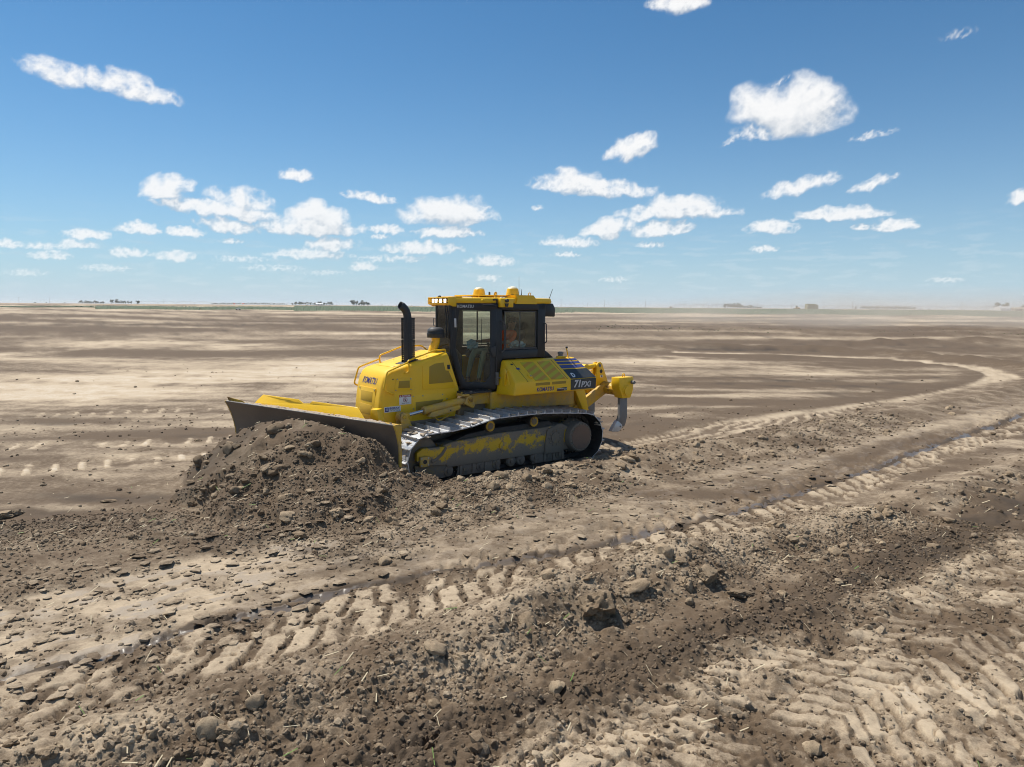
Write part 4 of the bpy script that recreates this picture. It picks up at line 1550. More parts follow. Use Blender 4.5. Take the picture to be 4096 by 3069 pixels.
    # C-frame, arms and angle cylinders behind the blade
    for s in (1, -1):
        a0 = Vector((.2, .66 * s, .62))
        a1 = Vector((2.15, .66 * s, .58))
        a2 = NE + T * (BL_LEN / 2 + (-.55 if s > 0 else .55)) + Fw * -.32 + Up * .52
        bm = tube(BM(), [a0, a1, a2], .13, 8)
        obj('push_arm', bm, M_MUDH, DZ)
        # lift cylinder
        y = .75 * s
        pf, pr_ = Vector((2.02, y, 1.125)), Vector((.53, y, 1.345))
        d = (pr_ - pf).normalized()
        bm = cyl(BM(), pf + d * .50, pr_ - d * .14, .072, 24)
        lathe(bm, [(.055, -.03), (.078, -.025), (.078, .03), (.072, .032)], pf + d * .50, d, 24)
        lathe(bm, [(.072, 0), (.066, .05), (.045, .08), (.0001, .09)], pr_ - d * .14, d, 24)
        lc = obj('lift_cylinder', bm, M_YELD, DZ)
        obj('rod', cyl(BM(), pf + d * .05, pf + d * .52, .034, 20), M_CHROME, lc)
        bm = cyl(BM(), pf - Vector((0, .07 * s, 0)), pf + Vector((0, .07 * s, 0)), .085, 20)
        tube(bm, [pf, pf + d * .16], .05, 12)
        obj('rod_eye', bm, M_YELD, lc)
        gp = [(1.40, 1.165), (.74, 1.262), (.74, 1.185), (.80, 1.155), (1.36, 1.055), (1.47, 1.075)]
        obj('hose_guard', prism_y(BM(), gp, min(.835 * s, .715 * s), max(.835 * s, .715 * s)), M_YELD, lc, .02)
        obj('guard_hole', lathe(BM(), [(.016, 0), (.016, .003), (.0001, .003)], (.98, .835 * s, 1.165), (0, s, 0), 12), M_DARK, lc)
        for off in (-.105, .085):
            b_ = prism_y(BM(), [(2.09, 1.10), (2.075, 1.18), (2.02, 1.215), (1.965, 1.18), (1.83, .90), (2.06, .86)], min(y + off * s, y + (off + .03) * s), max(y + off * s, y + (off + .03) * s))
            obj('frame_lug', b_, M_YELD, lc, .006)
        obj('lug_pin', cyl(BM(), pf - Vector((0, .12 * s, 0)), pf + Vector((0, .135 * s, 0)), .035, 14), M_RUST, lc)
        tr = prism_y(BM(), [(.66, 1.27), (.60, 1.42), (.48, 1.44), (.40, 1.22), (.45, 1.16)], min(.66 * s, .85 * s), max(.66 * s, .85 * s))
        tn = obj('cylinder_trunnion', tr, M_YELD, DZ, .02)
        obj('trunnion_pin', lathe(BM(), [(.06, 0), (.06, .02), (.03, .025), (.03, .04), (.0001, .04)], (.53, .85 * s, 1.335), (0, s, 0), 16), M_RUST, tn)
        obj('hydraulic_hose', tube(BM(), smooth_path([(1.32, .78 * s, 1.07), (1.25, .82 * s, .98), (1.15, .80 * s, 1.0), (.95, .74 * s, 1.08)], .06), .014, 6), M_YELD, DZ)


# cab plan: windscreen narrow in front, doors set at an angle, straight sides behind
CF, CB, CR = Vector((.62, .27)), Vector((-.15, .78)), Vector((-1.44, .78))


def build_cab():
    cab = obj('cab_floor', prism_z(BM(), [(.60, .26), (-.15, .76), (-.15, -.76), (.60, -.26)], 1.49, 1.56), M_BLACK, DZ, .01)
    # back body below the side windows
    for s in (1, -1):
        bm = prism_y(BM(), [(-.15, 1.50), (-.15, 2.30), (-1.44, 2.30), (-1.44, 2.12), (-.26, 2.12), (-.26, 1.50)], min(.70 * s, .785 * s), max(.70 * s, .785 * s))
        obj('cab_sill', bm, M_BLACK, DZ, .012)
        # pillars
        for nm, (x0, x1), (z0, z1) in (('door_pillar', (-.30, -.13), (1.52, 3.26)), ('rear_pillar', (-1.45, -1.24), (2.14, 3.26))):
            obj(nm, box(BM(), x0, x1, min(.70 * s, .79 * s), max(.70 * s, .79 * s), z0, z1), M_BLACK, DZ, .015)
        obj('windscreen_pillar', tube(BM(), [(.615, .27 * s, 2.2), (.615, .27 * s, 3.25)], .032, 8), M_BLACK, DZ)
        # header above windows
        obj('roof_header', prism_z(BM(), [(-.13, .70 * s), (-.13, .79 * s), (-1.45, .79 * s), (-1.45, .70 * s)], 3.13, 3.26), M_BLACK, DZ, .01)
        # side window in two sliding panes
        Y0, Y1 = .772, .788
        w = obj('side_window', prism_y(BM(), [(-.33, 2.31), (-1.22, 2.31), (-1.22, 2.335), (-.33, 2.335)], min(.77 * s, .795 * s), max(.77 * s, .795 * s)), M_INT, DZ)
        for x0, x1, off in ((-.345, -.765, .004), (-.745, -1.20, -.008)):
            fb = BM()
            t = .022
            ya, yb = min((.776 + off) * s, (.790 + off) * s), max((.776 + off) * s, (.790 + off) * s)
            for q in ([(x0, 2.325), (x1, 2.325), (x1, 2.325 + t), (x0, 2.325 + t)], [(x0, 3.105 - t), (x1, 3.105 - t), (x1, 3.105), (x0, 3.105)],
                      [(x0, 2.325 + t), (x0 - t, 2.325 + t), (x0 - t, 3.105 - t), (x0, 3.105 - t)], [(x1 + t, 2.325 + t), (x1, 2.325 + t), (x1, 3.105 - t), (x1 + t, 3.105 - t)]):
                prism_y(fb, q, ya, yb)
            obj('sash', fb, M_INT, w)
            obj('pane', prism_y(BM(), [(x0 - t, 2.325 + t), (x1 + t, 2.325 + t), (x1 + t, 3.105 - t), (x0 - t, 3.105 - t)], (ya + yb) / 2 - .003, (ya + yb) / 2 + .003), M_GLASS, w)
        # angled door
        O = Vector((CB.x, CB.y * s, 0))
        U = Vector((CF.x - CB.x, (CF.y - CB.y) * s, 0)).normalized()
        Z = Vector((0, 0, 1))
        outer = [(.0, 1.52), (.73, 1.52), (.925, 2.25), (.885, 3.25), (.0, 3.25)]
        inner = [(.22, 1.645), (.62, 1.655), (.69, 1.78), (.825, 2.35), (.79, 2.81), (.75, 3.07), (.70, 3.12), (.19, 3.12), (.13, 3.06), (.125, 1.80)]
        bm = BM()
        for k in (0, 1):
            pass
        nO = U.cross(Z)
        t0, t1 = -.02, .02
        oA = [(.0, 1.52), (.36, 1.52), (.73, 1.52), (.83, 1.89), (.925, 2.25), (.905, 2.75), (.885, 3.25), (.5, 3.25), (.0, 3.25), (.0, 2.4)]
        iA = [(.22, 1.645), (.42, 1.65), (.62, 1.655), (.705, 1.85), (.825, 2.35), (.795, 2.78), (.735, 3.12), (.45, 3.12), (.125, 3.10), (.125, 1.80)]
        va = [[bm.verts.new(O + U * p[0] + Z * p[1] + nO * t) for p in oA] for t in (t0, t1)]
        vi = [[bm.verts.new(O + U * p[0] + Z * p[1] + nO * t) for p in iA] for t in (t0, t1)]
        n = len(oA)
        for k in range(n):
            k2 = (k + 1) % n
            bm.faces.new((va[0][k], va[0][k2], vi[0][k2], vi[0][k]))
            bm.faces.new((va[1][k], va[1][k2], vi[1][k2], vi[1][k]))
            bm.faces.new((va[0][k], va[0][k2], va[1][k2], va[1][k]))
            bm.faces.new((vi[0][k], vi[0][k2], vi[1][k2], vi[1][k]))
        door = obj('cab_door', bm, M_BLACK, DZ, .006)
        obj('door_glass', prism(BM(), iA, O, U, Z, -.004, .004), M_GLASS, door)
        so = 1 if nO.dot(Vector((0, s, 0))) > 0 else -1
        on = nO * so
        hb = BM()
        prism(hb, [(.805, 2.77), (.845, 2.77), (.85, 2.95), (.81, 2.95)], O + on * .02, U, Z, 0, .02 * so)
        h = obj('door_handle', hb, M_SILV, door, .004)
        # wiper
        obj('door_wiper', tube(BM(), [O + U * .83 + Z * 3.15 + on * .03, O + U * .80 + Z * 2.7 + on * .03, O + U * .83 + Z * 2.35 + on * .03], .008, 5), M_PLAST, door)
        obj('grab_bar', tube(BM(), smooth_path([(-.24, .79 * s, 2.90), (-.26, .84 * s, 2.90), (-.33, .86 * s, 2.82), (-.33, .86 * s, 2.34), (-.25, .84 * s, 2.26), (-.25, .79 * s, 2.26)], .05), .014, 7), M_INT, DZ)
        obj('rear_grab_bar', tube(BM(), smooth_path([(-1.40, .79 * s, 2.84), (-1.43, .84 * s, 2.84), (-1.45, .84 * s, 2.45), (-1.42, .79 * s, 2.42)], .04), .012, 6), M_BLACK, DZ)
        # header over the door and its lettering
        hd = obj('door_header', prism(BM(), [(-.02, 3.14), (.93, 3.14), (.93, 3.26), (-.02, 3.26)], O, U, Z, -.03, .03), M_BLACK, DZ, .008)
        if s == 1:
            UU = -U
            text_mesh('header_lettering', 'KOMATSU', M_SILV, hd, O + U * .79 + Z * 3.165 + on * .034, UU, Z, .33, .062, .1, .02, .002)
        # door lock gear, mirror arm and mirror
        bm = box(BM(), -.17, -.12, min(.80 * s, .86 * s), max(.80 * s, .86 * s), 1.60, 1.86)
        cyl(bm, (-.10, .85 * s, 1.74), (-.22, .85 * s, 1.74), .018, 8)
        obj('door_catch', bm, M_SHANK, DZ, .008)
        obj('mirror_post', cyl(BM(), (-.13, .83 * s, 1.86), (-.13, .83 * s, 2.46), .011, 8), M_PLAST, DZ)
        mb = prism_y(BM(), [(.04, 2.36), (-.12, 2.40), (-.10, 2.16), (-.02, 2.18)], min(.80 * s, .84 * s), max(.80 * s, .84 * s))
        obj('mirror', mb, M_PLAST, DZ, .01)
        # camera housing on the roof edge
        cb = obj('camera_housing', prism_y(BM(), [(-.19, 3.18), (-.52, 3.18), (-.52, 3.36), (-.19, 3.36)], min(.74 * s, .875 * s), max(.74 * s, .875 * s)), M_YEL, DZ, .015)
        bm = lathe(BM(), [(.036, 0), (.036, .05), (.026, .055), (.0001, .055)], (-.335, .87 * s, 3.315), (0, s, 0), 16)
        prism_y(bm, [(-.29, 3.26), (-.38, 3.26), (-.36, 3.19), (-.31, 3.19)], min(.876 * s, .90 * s), max(.876 * s, .90 * s))
        obj('camera', bm, M_PLAST, cb)
        obj('camera_bracket', tube(BM(), [(.20, .80 * s, 3.22), (-.14, .82 * s, 3.22), (-.14, .82 * s, 3.33), (-.05, .82 * s, 3.33)], .02, 6), M_BLACK, cb)
    # windscreen and rear window
    w = obj('windscreen', prism_x(BM(), [(-.25, 2.24), (.25, 2.24), (.25, 3.22), (-.25, 3.22)], .615, .623), M_GLASS, DZ)
    obj('windscreen_frame', prism_x(BM(), [(-.30, 2.20), (.30, 2.20), (.30, 2.26), (-.30, 2.26)], .60, .64), M_BLACK, w)
    for y, z in ((.10, 2.35), (.18, 2.55)):
        obj('wiper', tube(BM(), [(.645, y, 3.2), (.65, y + .06, 2.9), (.648, y + .05, 2.55)], .012, 5), M_PLAST, w)
    r = obj('rear_window', prism_x(BM(), [(-.66, 2.33), (.66, 2.33), (.66, 3.10), (-.66, 3.10)], -1.43, -1.422), M_GLASS, DZ)
    obj('rear_wall', prism_x(BM(), [(-.78, 2.10), (.78, 2.10), (.78, 2.34), (-.78, 2.34)], -1.46, -1.40), M_BLACK, DZ, .01)
    obj('rear_header', prism_x(BM(), [(-.78, 3.09), (.78, 3.09), (.78, 3.26), (-.78, 3.26)], -1.46, -1.40), M_BLACK, DZ, .01)
    # far-side mirror handle on the right windscreen edge
    obj('side_grip', tube(BM(), smooth_path([(.62, -.29, 2.95), (.66, -.33, 2.95), (.66, -.33, 2.78), (.62, -.29, 2.78)], .03), .01, 6), M_SHANK, DZ)
    # ---- roof
    plan = [(.60, .36), (-.10, .80), (-1.30, .80), (-1.66, .74), (-1.66, -.74), (-1.30, -.80), (-.10, -.80), (.60, -.36)]
    bm = prism_z(BM(), plan, 3.255, 3.375)
    roof = obj('roof', bm, M_YEL, DZ, .04, 3)
    obj('roof_brow', prism_z(BM(), [(.60, .33), (.45, .44), (.45, -.44), (.60, -.33)], 3.372, 3.392), M_YEL, roof, .006)
    bm = prism_y(BM(), [(-1.43, 3.25), (-1.44, 2.99), (-1.76, 2.98), (-1.77, 3.16), (-1.70, 3.27)], -.74, .74)
    obj('rear_light_box', bm, M_BLACK, DZ, .02)
    obj('roof_tail', prism_y(BM(), [(-1.30, 3.262), (-1.69, 3.285), (-1.70, 3.31), (-1.62, 3.365), (-1.30, 3.372)], -.70, .70), M_YEL, roof, .012)
    # lamp bar across the front
    bm = BM()
    prism_y(bm, [(.58, 3.20), (.74, 3.225), (.74, 3.245), (.58, 3.225)], -.40, .40)
    prism_y(bm, [(.58, 3.355), (.76, 3.355), (.76, 3.375), (.58, 3.375)], -.40, .40)
    for y0, y1 in ((-.40, -.375), (.375, .40)):
        prism_y(bm, [(.56, 3.19), (.64, 3.19), (.75, 3.24), (.755, 3.37), (.56, 3.372)], y0, y1)
    prism_y(bm, [(.56, 3.22), (.60, 3.22), (.60, 3.36), (.56, 3.36)], -.375, .375)
    lb = obj('lamp_bar', bm, M_YEL, DZ, .006)
    for y in (-.27, -.14, .02, .19):
        c = Vector((.69, y, 3.305))
        bm = prism_x(BM(), [(y - .055, 3.255), (y + .055, 3.255), (y + .055, 3.352), (y - .055, 3.352)], .605, .70)
        wl = obj('work_lamp', bm, M_PLAST, DZ, .01)
        obj('lamp_lens', prism_x(BM(), [(y - .042, 3.268), (y + .042, 3.268), (y + .042, 3.34), (y - .042, 3.34)], .7005, .708), M_LAMP, wl, .004)
    bm = BM()
    for z in (3.255, 3.285, 3.315):
        tube(bm, [(.66, -.44, z), (.76, -.40, z), (.775, 0, z), (.76, .38, z)], .006, 5)
    for y in (-.33, 0, .3):
        tube(bm, [(.74, y, 3.23), (.77, y, 3.255), (.775, y, 3.34)], .006, 5)
    obj('lamp_guard', bm, M_YEL, lb)
    obj('front_camera', tube(BM(), [(.62, -.1, 3.385), (.66, -.1, 3.405), (.68, -.1, 3.39), (.66, -.05, 3.40)], .012, 6), M_PLAST, roof)
    # antenna deck, domes, eyes
    obj('antenna_deck', prism_z(BM(), [(.10, .30), (-.25, .48), (-.95, .50), (-.95, -.62), (-.2, -.62), (.10, -.4)], 3.405, 3.432), M_YEL, roof, .006)
    for x, y in ((-.05, .3), (-.8, .4), (-.8, -.5), (-.1, -.45)):
        obj('deck_post', cyl(BM(), (x, y, 3.36), (x, y, 3.406), .02, 8), M_YEL, roof)
    for s in (1, -1):
        y = .55 * s
        bm = BM()
        a0 = [(-.62, 3.25), (-1.18, 3.25), (-1.16, 3.345), (-1.08, 3.432), (-.62, 3.432), (-.66, 3.345)]
        prism_y(bm, a0, min(.40 * s, .83 * s), max(.40 * s, .83 * s))
        bev(bm, .03, 1, 40)
        mt = obj('antenna_mount', bm, M_YEL, roof)
        x = -.74 if s > 0 else -.645
        bm = lathe(BM(), [(.142, .0), (.140, .02), (.118, .135), (.112, .14)], (x, y, 3.43), (0, 0, 1), 32)
        dm = obj('antenna_dome', bm, M_YEL, DZ)
        obj('dome_cap', lathe(BM(), [(.105, .0), (.098, .018), (.07, .038), (.03, .047), (.0001, .048)], (x, y, 3.568), (0, 0, 1), 28), M_SHELL, dm)
    for x, y in ((-.30, .55), (-1.22, .52), (-.62, .1)):
        bm = tube(BM(), [(x + .032 * math.cos(a), y, 3.455 + .036 * math.sin(a)) for a in np.linspace(0, 2 * math.pi, 14, endpoint=False)], .010, 6, closed=True)
        box(bm, x - .03, x + .03, y - .012, y + .012, 3.36, 3.43)
        obj('lifting_eye', bm, M_YELD, roof)
    obj('stub_antenna', lathe(BM(), [(.022, 0), (.02, .075), (.0001, .08)], (-.62, -.12, 3.43), (0, 0, 1), 14), M_PLAST, roof)
    obj('beacon_post', cyl(BM(), (-.72, -.05, 3.43), (-.72, -.05, 3.49), .02, 8), M_YEL, roof)
    obj('whip_antenna', tube(BM(), [(-.78, .72, 3.40), (-.78, .72, 3.45), (-.775, .72, 3.82)], [.006, .004, .0025], 5), M_PLAST, roof)
    obj('short_antenna', tube(BM(), [(-.92, .62, 3.43), (-.92, .62, 3.48), (-.92, .62, 3.56)], [.012, .008, .003], 6), M_PLAST, roof)
    obj('rear_antenna', tube(BM(), [(-1.70, .55, 3.25), (-1.72, .56, 3.33), (-1.80, .60, 3.58)], [.007, .009, .005], 6), M_PLAST, DZ)
    obj('spring_cable', tube(BM(), smooth_path([(-.33, .72, 3.38), (-.45, .7, 3.40), (-.6, .68, 3.44), (-.74, .66, 3.44)], .05), .006, 5), M_PLAST, roof)
    obj('marker_lamp', prism_y(BM(), [(.14, 3.30), (-.02, 3.30), (-.01, 3.345), (.13, 3.345)], .64, .70), M_YEL, roof, .01)
    # ---- inside
    global SEAT
    seat = SEAT = obj('operator_seat', prism_y(BM(), [(-1.0, 2.04), (-.36, 2.06), (-.32, 2.10), (-.38, 2.12), (-.90, 2.10), (-.98, 2.12)], -.26, .26), M_SEAT, DZ, .03)
    obj('seat_backrest', prism_y(BM(), [(-.90, 2.12), (-1.02, 2.10), (-1.28, 2.62), (-1.25, 2.70), (-1.17, 2.68)], -.25, .25), M_SEAT, seat, .04)
    obj('headrest', prism_y(BM(), [(-1.22, 2.70), (-1.29, 2.70), (-1.34, 2.86), (-1.27, 2.88)], -.14, .14), M_SEAT, seat, .03)
    obj('seat_base', box(BM(), -.95, -.45, -.22, .22, 1.56, 2.05), M_INT, seat, .02)
    for s in (1, -1):
        obj('armrest_console', prism_y(BM(), [(-.92, 2.06), (-.25, 2.08), (-.18, 2.18), (-.24, 2.25), (-.90, 2.28)], min(.30 * s, .46 * s), max(.30 * s, .46 * s)), M_INT, DZ, .03)
        jy = obj('joystick', tube(BM(), [(-.27, .38 * s, 2.22), (-.25, .38 * s, 2.36), (-.23, .38 * s, 2.44)], [.02, .018, .03], 10), M_PLAST, DZ)
    obj('dashboard', prism_y(BM(), [(.30, 1.56), (.55, 1.56), (.58, 2.26), (.42, 2.32), (.30, 2.18)], -.22, .22), M_INT, DZ, .03)
    mo = obj('monitor', prism_y(BM(), [(.24, 2.44), (.30, 2.43), (.34, 2.68), (.28, 2.69)], -.36, -.10), M_PLAST, DZ, .012)
    obj('monitor_arm', cyl(BM(), (.30, -.22, 2.3), (.30, -.22, 2.46), .015, 8), M_PLAST, mo)
    obj('second_monitor', prism_y(BM(), [(.10, 2.62), (.14, 2.61), (.17, 2.78), (.13, 2.79)], -.52, -.38), M_PLAST, DZ, .01)
    obj('inner_rail', tube(BM(), smooth_path([(.40, -.42, 3.16), (.36, -.44, 3.02), (-.02, -.55, 3.02), (-.10, -.58, 2.70), (-.2, -.6, 2.70)], .08), .016, 7), M_PLAST, DZ)
    obj('handset_antenna', tube(BM(), [(.02, .50, 2.40), (.02, .51, 2.95)], [.008, .005], 5), M_PLAST, DZ)
    return cab


def build_tanks():
    for s in (1, -1):
        # sloping tank cover: sections front to back
        ys = [.80, .90, 1.40, 1.40, .80]
        zs = [2.10, 2.10, 1.69, 1.42, 1.40]
        xf = [-.28, -.28, -.20, -.14, -.14]
        xr = [-2.20, -2.20, -2.41, -2.40, -2.40]
        bm = BM()
        a = [bm.verts.new((x, y * s, z)) for x, y, z in zip(xf, ys, zs)]
        c = [bm.verts.new((x, y * s, z)) for x, y, z in zip(xr, ys, zs)]
        bm.faces.new(a)
        bm.faces.new(c[::-1])
        for i in range(5):
            j = (i + 1) % 5
            bm.faces.new((a[i], c[i], c[j], a[j]))
        bmesh.ops.recalc_face_normals(bm, faces=bm.faces)
        bev(bm, .045, 3, 20, lambda e: abs((e.verts[0].co.y + e.verts[1].co.y) / 2) > .81)
        tk = obj('side_tank', bm, M_YEL, DZ, ang=25)
        # frame of the sloping face
        A = Vector((0, .92 * s, 2.0836))
        V = Vector((0, -.50 * s, .41)).normalized()            # up the slope
        U = Vector((-s, 0, 0))                               # so that U x V points outward
        N = U.cross(V)
        if N.z < 0:
            U = -U
            N = -N
        sx = U.x
        B = Vector((0, 1.40 * s, 1.69)) + N * .001             # on the lower crease
        L = .62
        q = lambda x, v: (x * sx, v)

        def on_slope(name, pts, mat, t0, t1, parent=tk, bevel=0.0):
            return obj(name, prism(BM(), [q(*p) for p in pts], B, U, V, t0, t1), mat, parent, bevel)
        for x0, x1 in ((-.66, -1.02), (-1.10, -1.46)):
            on_slope('tank_screen', [(x0 - .04, .02), (x1 - .06, .02), (x1 + .05, .56), (x0 + .03, .56)], M_STRIPE, -.004, .004)
            obj('screen_skirt', prism_y(BM(), [(x0 - .04, 1.60), (x1 - .06, 1.60), (x1 - .06, 1.655), (x0 - .04, 1.655)], min(1.395 * s, 1.404 * s), max(1.395 * s, 1.404 * s)), M_SCREEN, tk)
        # panel joints
        for pts in ([(-.50, .0), (-.508, .0), (-.44, .60), (-.432, .60)], [(-1.56, .0), (-1.568, .0), (-1.49, .60), (-1.482, .60)]):
            on_slope('panel_joint', pts, M_DARK, -.003, .0015)
        # blue bars and the charcoal badge
        bars = [(.545, .605), (.445, .515), (.315, .415)]
        for v0, v1 in bars:
            xl = lambda v: -1.655 + .14 * v
            xr2 = lambda v: -2.375 + .30 * v
            on_slope('blue_bar', [(xl(v0), v0), (xr2(v0), v0), (xr2(v1), v1), (xl(v1), v1)], M_BLUE, -.002, .002)
        bd = on_slope('badge_upper', [(-1.655, .0), (-2.385, .0), (-2.30, .285), (-1.62, .285)], M_GREY, -.002, .0025)
        obj('badge_lower', prism_y(BM(), [(-1.655, 1.452), (-2.385, 1.452), (-2.39, 1.675), (-1.655, 1.675)], min(1.398 * s, 1.403 * s), max(1.398 * s, 1.403 * s)), M_GREY, tk)
        if s == 1:
            Ul, Vl = Vector((-1, 0, 0)), Vector((0, 0, 1))
            text_mesh('badge_letter', 'D', M_WHITE, tk, B + Vector((-1.735, 0, 0)) + V * .035, Ul, V, .10, .13, 0, .05, .005)
            text_mesh('badge_lettering', '71', M_SILV, tk, (-1.735, 1.4035, 1.492), Ul, Vl, .17, .165, .22, .04, .002)
            text_mesh('badge_lettering', 'PXi', M_SILV, tk, (-1.95, 1.4035, 1.492), Ul, Vl, .27, .125, .2, .028, .002)
            text_mesh('tank_lettering', 'KOMATSU', M_NAVY, tk, (-.73, 1.4015, 1.475), Ul, Vl, .45, .085, .1, .025, .002)
            ip = obj('system_plate', prism_y(BM(), [(-1.265, 1.448), (-1.55, 1.455), (-1.55, 1.525), (-1.285, 1.515)], 1.399, 1.403), M_GREY, tk)
            text_mesh('plate_lettering', 'Intelligent', M_WHITE, tk, (-1.285, 1.4035, 1.487), Ul, Vl, .165, .026, .15, .02, .001)
            text_mesh('plate_lettering', 'MACHINE CONTROL', M_RED, tk, (-1.28, 1.4035, 1.463), Ul, Vl, .165, .014, 0, .01, .001)
            text_mesh('plate_lettering', '2.0', M_WHITE, tk, (-1.47, 1.4035, 1.472), Ul, Vl, .065, .036, .15, .02, .001)
        # latch, plate, slot on the slope
        on_slope('latch', [(-.60, .10), (-.69, .10), (-.665, .20), (-.585, .20)], M_YEL, 0, .02, tk, .006)
        on_slope('latch_bolt', [(-.635, .13), (-.66, .13), (-.655, .155), (-.63, .155)], M_BOLT, .02, .028)
        on_slope('filler_slot', [(-.36, .50), (-.42, .50), (-.42, .54), (-.36, .54)], M_DARK, -.002, .002)
        on_slope('number_plate', [(-.43, .36), (-.52, .36), (-.51, .41), (-.43, .41)], M_BLUE, 0, .004)
        # front face reflector strip and hook
        obj('reflector_strip', box(BM(), -.19, -.165, min(1.02 * s, 1.07 * s), max(1.02 * s, 1.07 * s), 1.60, 1.94), M_YEL, tk, .004)
        obj('front_hook', tube(BM(), smooth_path([(-.17, 1.15 * s, 1.92), (-.13, 1.16 * s, 1.90), (-.14, 1.20 * s, 1.80), (-.15, 1.24 * s, 1.64)], .03), .008, 5), M_YEL, tk)
        # filler cap and lever on top
        bm = box(BM(), -1.72, -1.95, min(.84 * s, .92 * s), max(.84 * s, .92 * s), 2.10, 2.135)
        obj('filler_base', bm, M_YEL, tk, .006)
        obj('filler_cap', lathe(BM(), [(.05, 0), (.05, .045), (.065, .05), (.065, .09), (.03, .10), (.0001, .10)], (-1.82, .87 * s, 2.13), (0, 0, 1), 10), M_SHANK, tk)
        obj('lock_lever', tube(BM(), smooth_path([(-2.05, .86 * s, 2.10), (-2.02, .86 * s, 2.22), (-1.98, .88 * s, 2.30)], .03), .014, 6), M_YEL, tk)
        obj('lever_knob', lathe(BM(), [(.0001, -.03), (.028, -.01), (.028, .012), (.0001, .03)], (-1.985, .88 * s, 2.315), (0, 0, 1), 10), M_PLAST, tk)
    bm = prism_y(BM(), [(-1.44, 1.42), (-2.33, 1.42), (-2.30, 1.98), (-1.95, 2.05), (-1.44, 2.10)], -.80, .80)
    obj('rear_tank', bm, M_YEL, DZ, .03)
    obj('rear_fairing', prism_y(BM(), [(-1.46, 2.10), (-1.82, 2.055), (-1.60, 2.22), (-1.46, 2.30)], -.70, .70), M_BLACK, DZ, .02)


def build_ripper():
    X, Z = -3.55, 1.30
    bm = BM()
    oct_ = [(X + .17 * math.cos(R(a)), Z + .145 * math.sin(R(a))) for a in range(0, 360, 30)]
    prism_y(bm, oct_, -1.20, 1.20)
    rp = obj('ripper_beam', bm, M_RUST, DZ, .008)
    for y in (1.08, 0, -1.08):
        if y == 0:
            hb = box(BM(), X - .20, X + .22, -.12, .12, 1.14, 1.50)
        else:
            hb = prism_y(BM(), [(X + .24, 1.40), (X + .24, 1.60), (X - .22, 1.60), (X - .22, 1.30), (X - .14, 1.12), (X + .12, 1.12)], y - .13, y + .13)
        sh = obj('shank_pocket', hb, M_YEL, rp, .012)
        obj('lifting_eye', tube(BM(), [(X - .02 + .035 * math.cos(a), y, 1.63 + .045 * math.sin(a)) for a in np.linspace(0, 2 * math.pi, 14, endpoint=False)], .014, 6, closed=True), M_YEL, rp)
        if y > 0:
            obj('pocket_cap', lathe(BM(), [(.125, 0), (.125, .02), (.105, .035), (.105, .06), (.0001, .06)], (X - .0, 1.20, 1.29), (0, 1, 0), 28), M_YEL, rp)
            obj('shank_pin', cyl(BM(), (X - .16, 1.18, 1.48), (X - .16, 1.30, 1.48), .04, 8), M_SHANK, rp)
        # shank and its tooth
        prof = [(X + .115, 1.14), (X - .125, 1.14), (X - .14, .66), (X - .10, .52), (X - .05, .44), (X + .15, .46), (X + .21, .56), (X + .13, .64), (X + .105, .72)]
        obj('ripper_shank', prism_y(BM(), prof, y - .04, y + .04), M_SHANK, DZ, .012)
        tp = [(X + .02, .44), (X + .04, .50), (X + .18, .60), (X + .24, .55), (X + .37, .375), (X + .34, .355), (X + .13, .34)]
        tt = obj('ripper_tooth', prism_y(BM(), tp, y - .055, y + .055), M_STEEL, DZ, .01)
        obj('tooth_pin', cyl(BM(), (X + .10, y - .065, .46), (X + .10, y + .065, .46), .022, 10), M_SHANK, tt)
    for y in (.46, .34, -.34, -.46):
        bm = prism_y(BM(), [(-3.27, 1.22), (-3.30, 1.84), (-3.34, 1.90), (-3.42, 1.91), (-3.47, 1.87), (-3.68, 1.42), (-3.62, 1.20)], y - .02, y + .02)
        br = obj('ripper_bracket', bm, M_YEL, rp, .006)
        obj('bracket_pin', cyl(BM(), (-3.39, y - .035, 1.83), (-3.39, y + .035, 1.83), .035, 14), M_SHANK, rp)
        obj('bracket_hole', cyl(BM(), (-3.44, y - .0225, 1.69), (-3.44, y + .0225, 1.69), .045, 18), M_DARK, rp)
    for s in (1, -1):
        obj('lift_link', tube(BM(), [(-2.30, .40 * s, 1.72), (-2.9, .40 * s, 1.78), (-3.39, .40 * s, 1.83)], .055, 12), M_YEL, DZ)
        obj('link_eye', cyl(BM(), (-2.98, .33 * s, 1.79), (-2.98, .47 * s, 1.79), .085, 18), M_YEL, DZ)
        bm = prism_y(BM(), [(-2.35, .62), (-2.55, .70), (-3.50, 1.18), (-3.46, 1.38), (-3.30, 1.36), (-2.45, .92), (-2.35, .9)], min(.52 * s, .62 * s), max(.52 * s, .62 * s))
        obj('ripper_arm', bm, M_YELD, DZ, .012)
        bm = prism_y(BM(), [(-2.32, 1.40), (-2.62, .85), (-2.78, .85), (-2.62, 1.40)], min(.62 * s, .78 * s), max(.62 * s, .78 * s))
        obj('rear_strut', bm, M_YEL, DZ, .01)
    obj('rear_frame', prism_y(BM(), [(-2.30, .50), (-2.62, .60), (-2.66, 1.50), (-2.55, 1.80), (-2.30, 1.80)], -.58, .58), M_YELD, DZ, .03)
    st = obj('bracket_sticker', prism_y(BM(), [(-3.42, 1.545), (-3.50, 1.545), (-3.50, 1.60), (-3.42, 1.60)], .4805, .4825), M_WHITE, rp)
    obj('sticker_mark', prism_y(BM(), [(-3.445, 1.552), (-3.48, 1.552), (-3.48, 1.592), (-3.445, 1.592)], .4826, .4836), M_GREY, rp)


build_hood()
build_exhaust()
build_hull()
build_tracks()
build_blade()
build_cab()
build_tanks()
build_ripper()


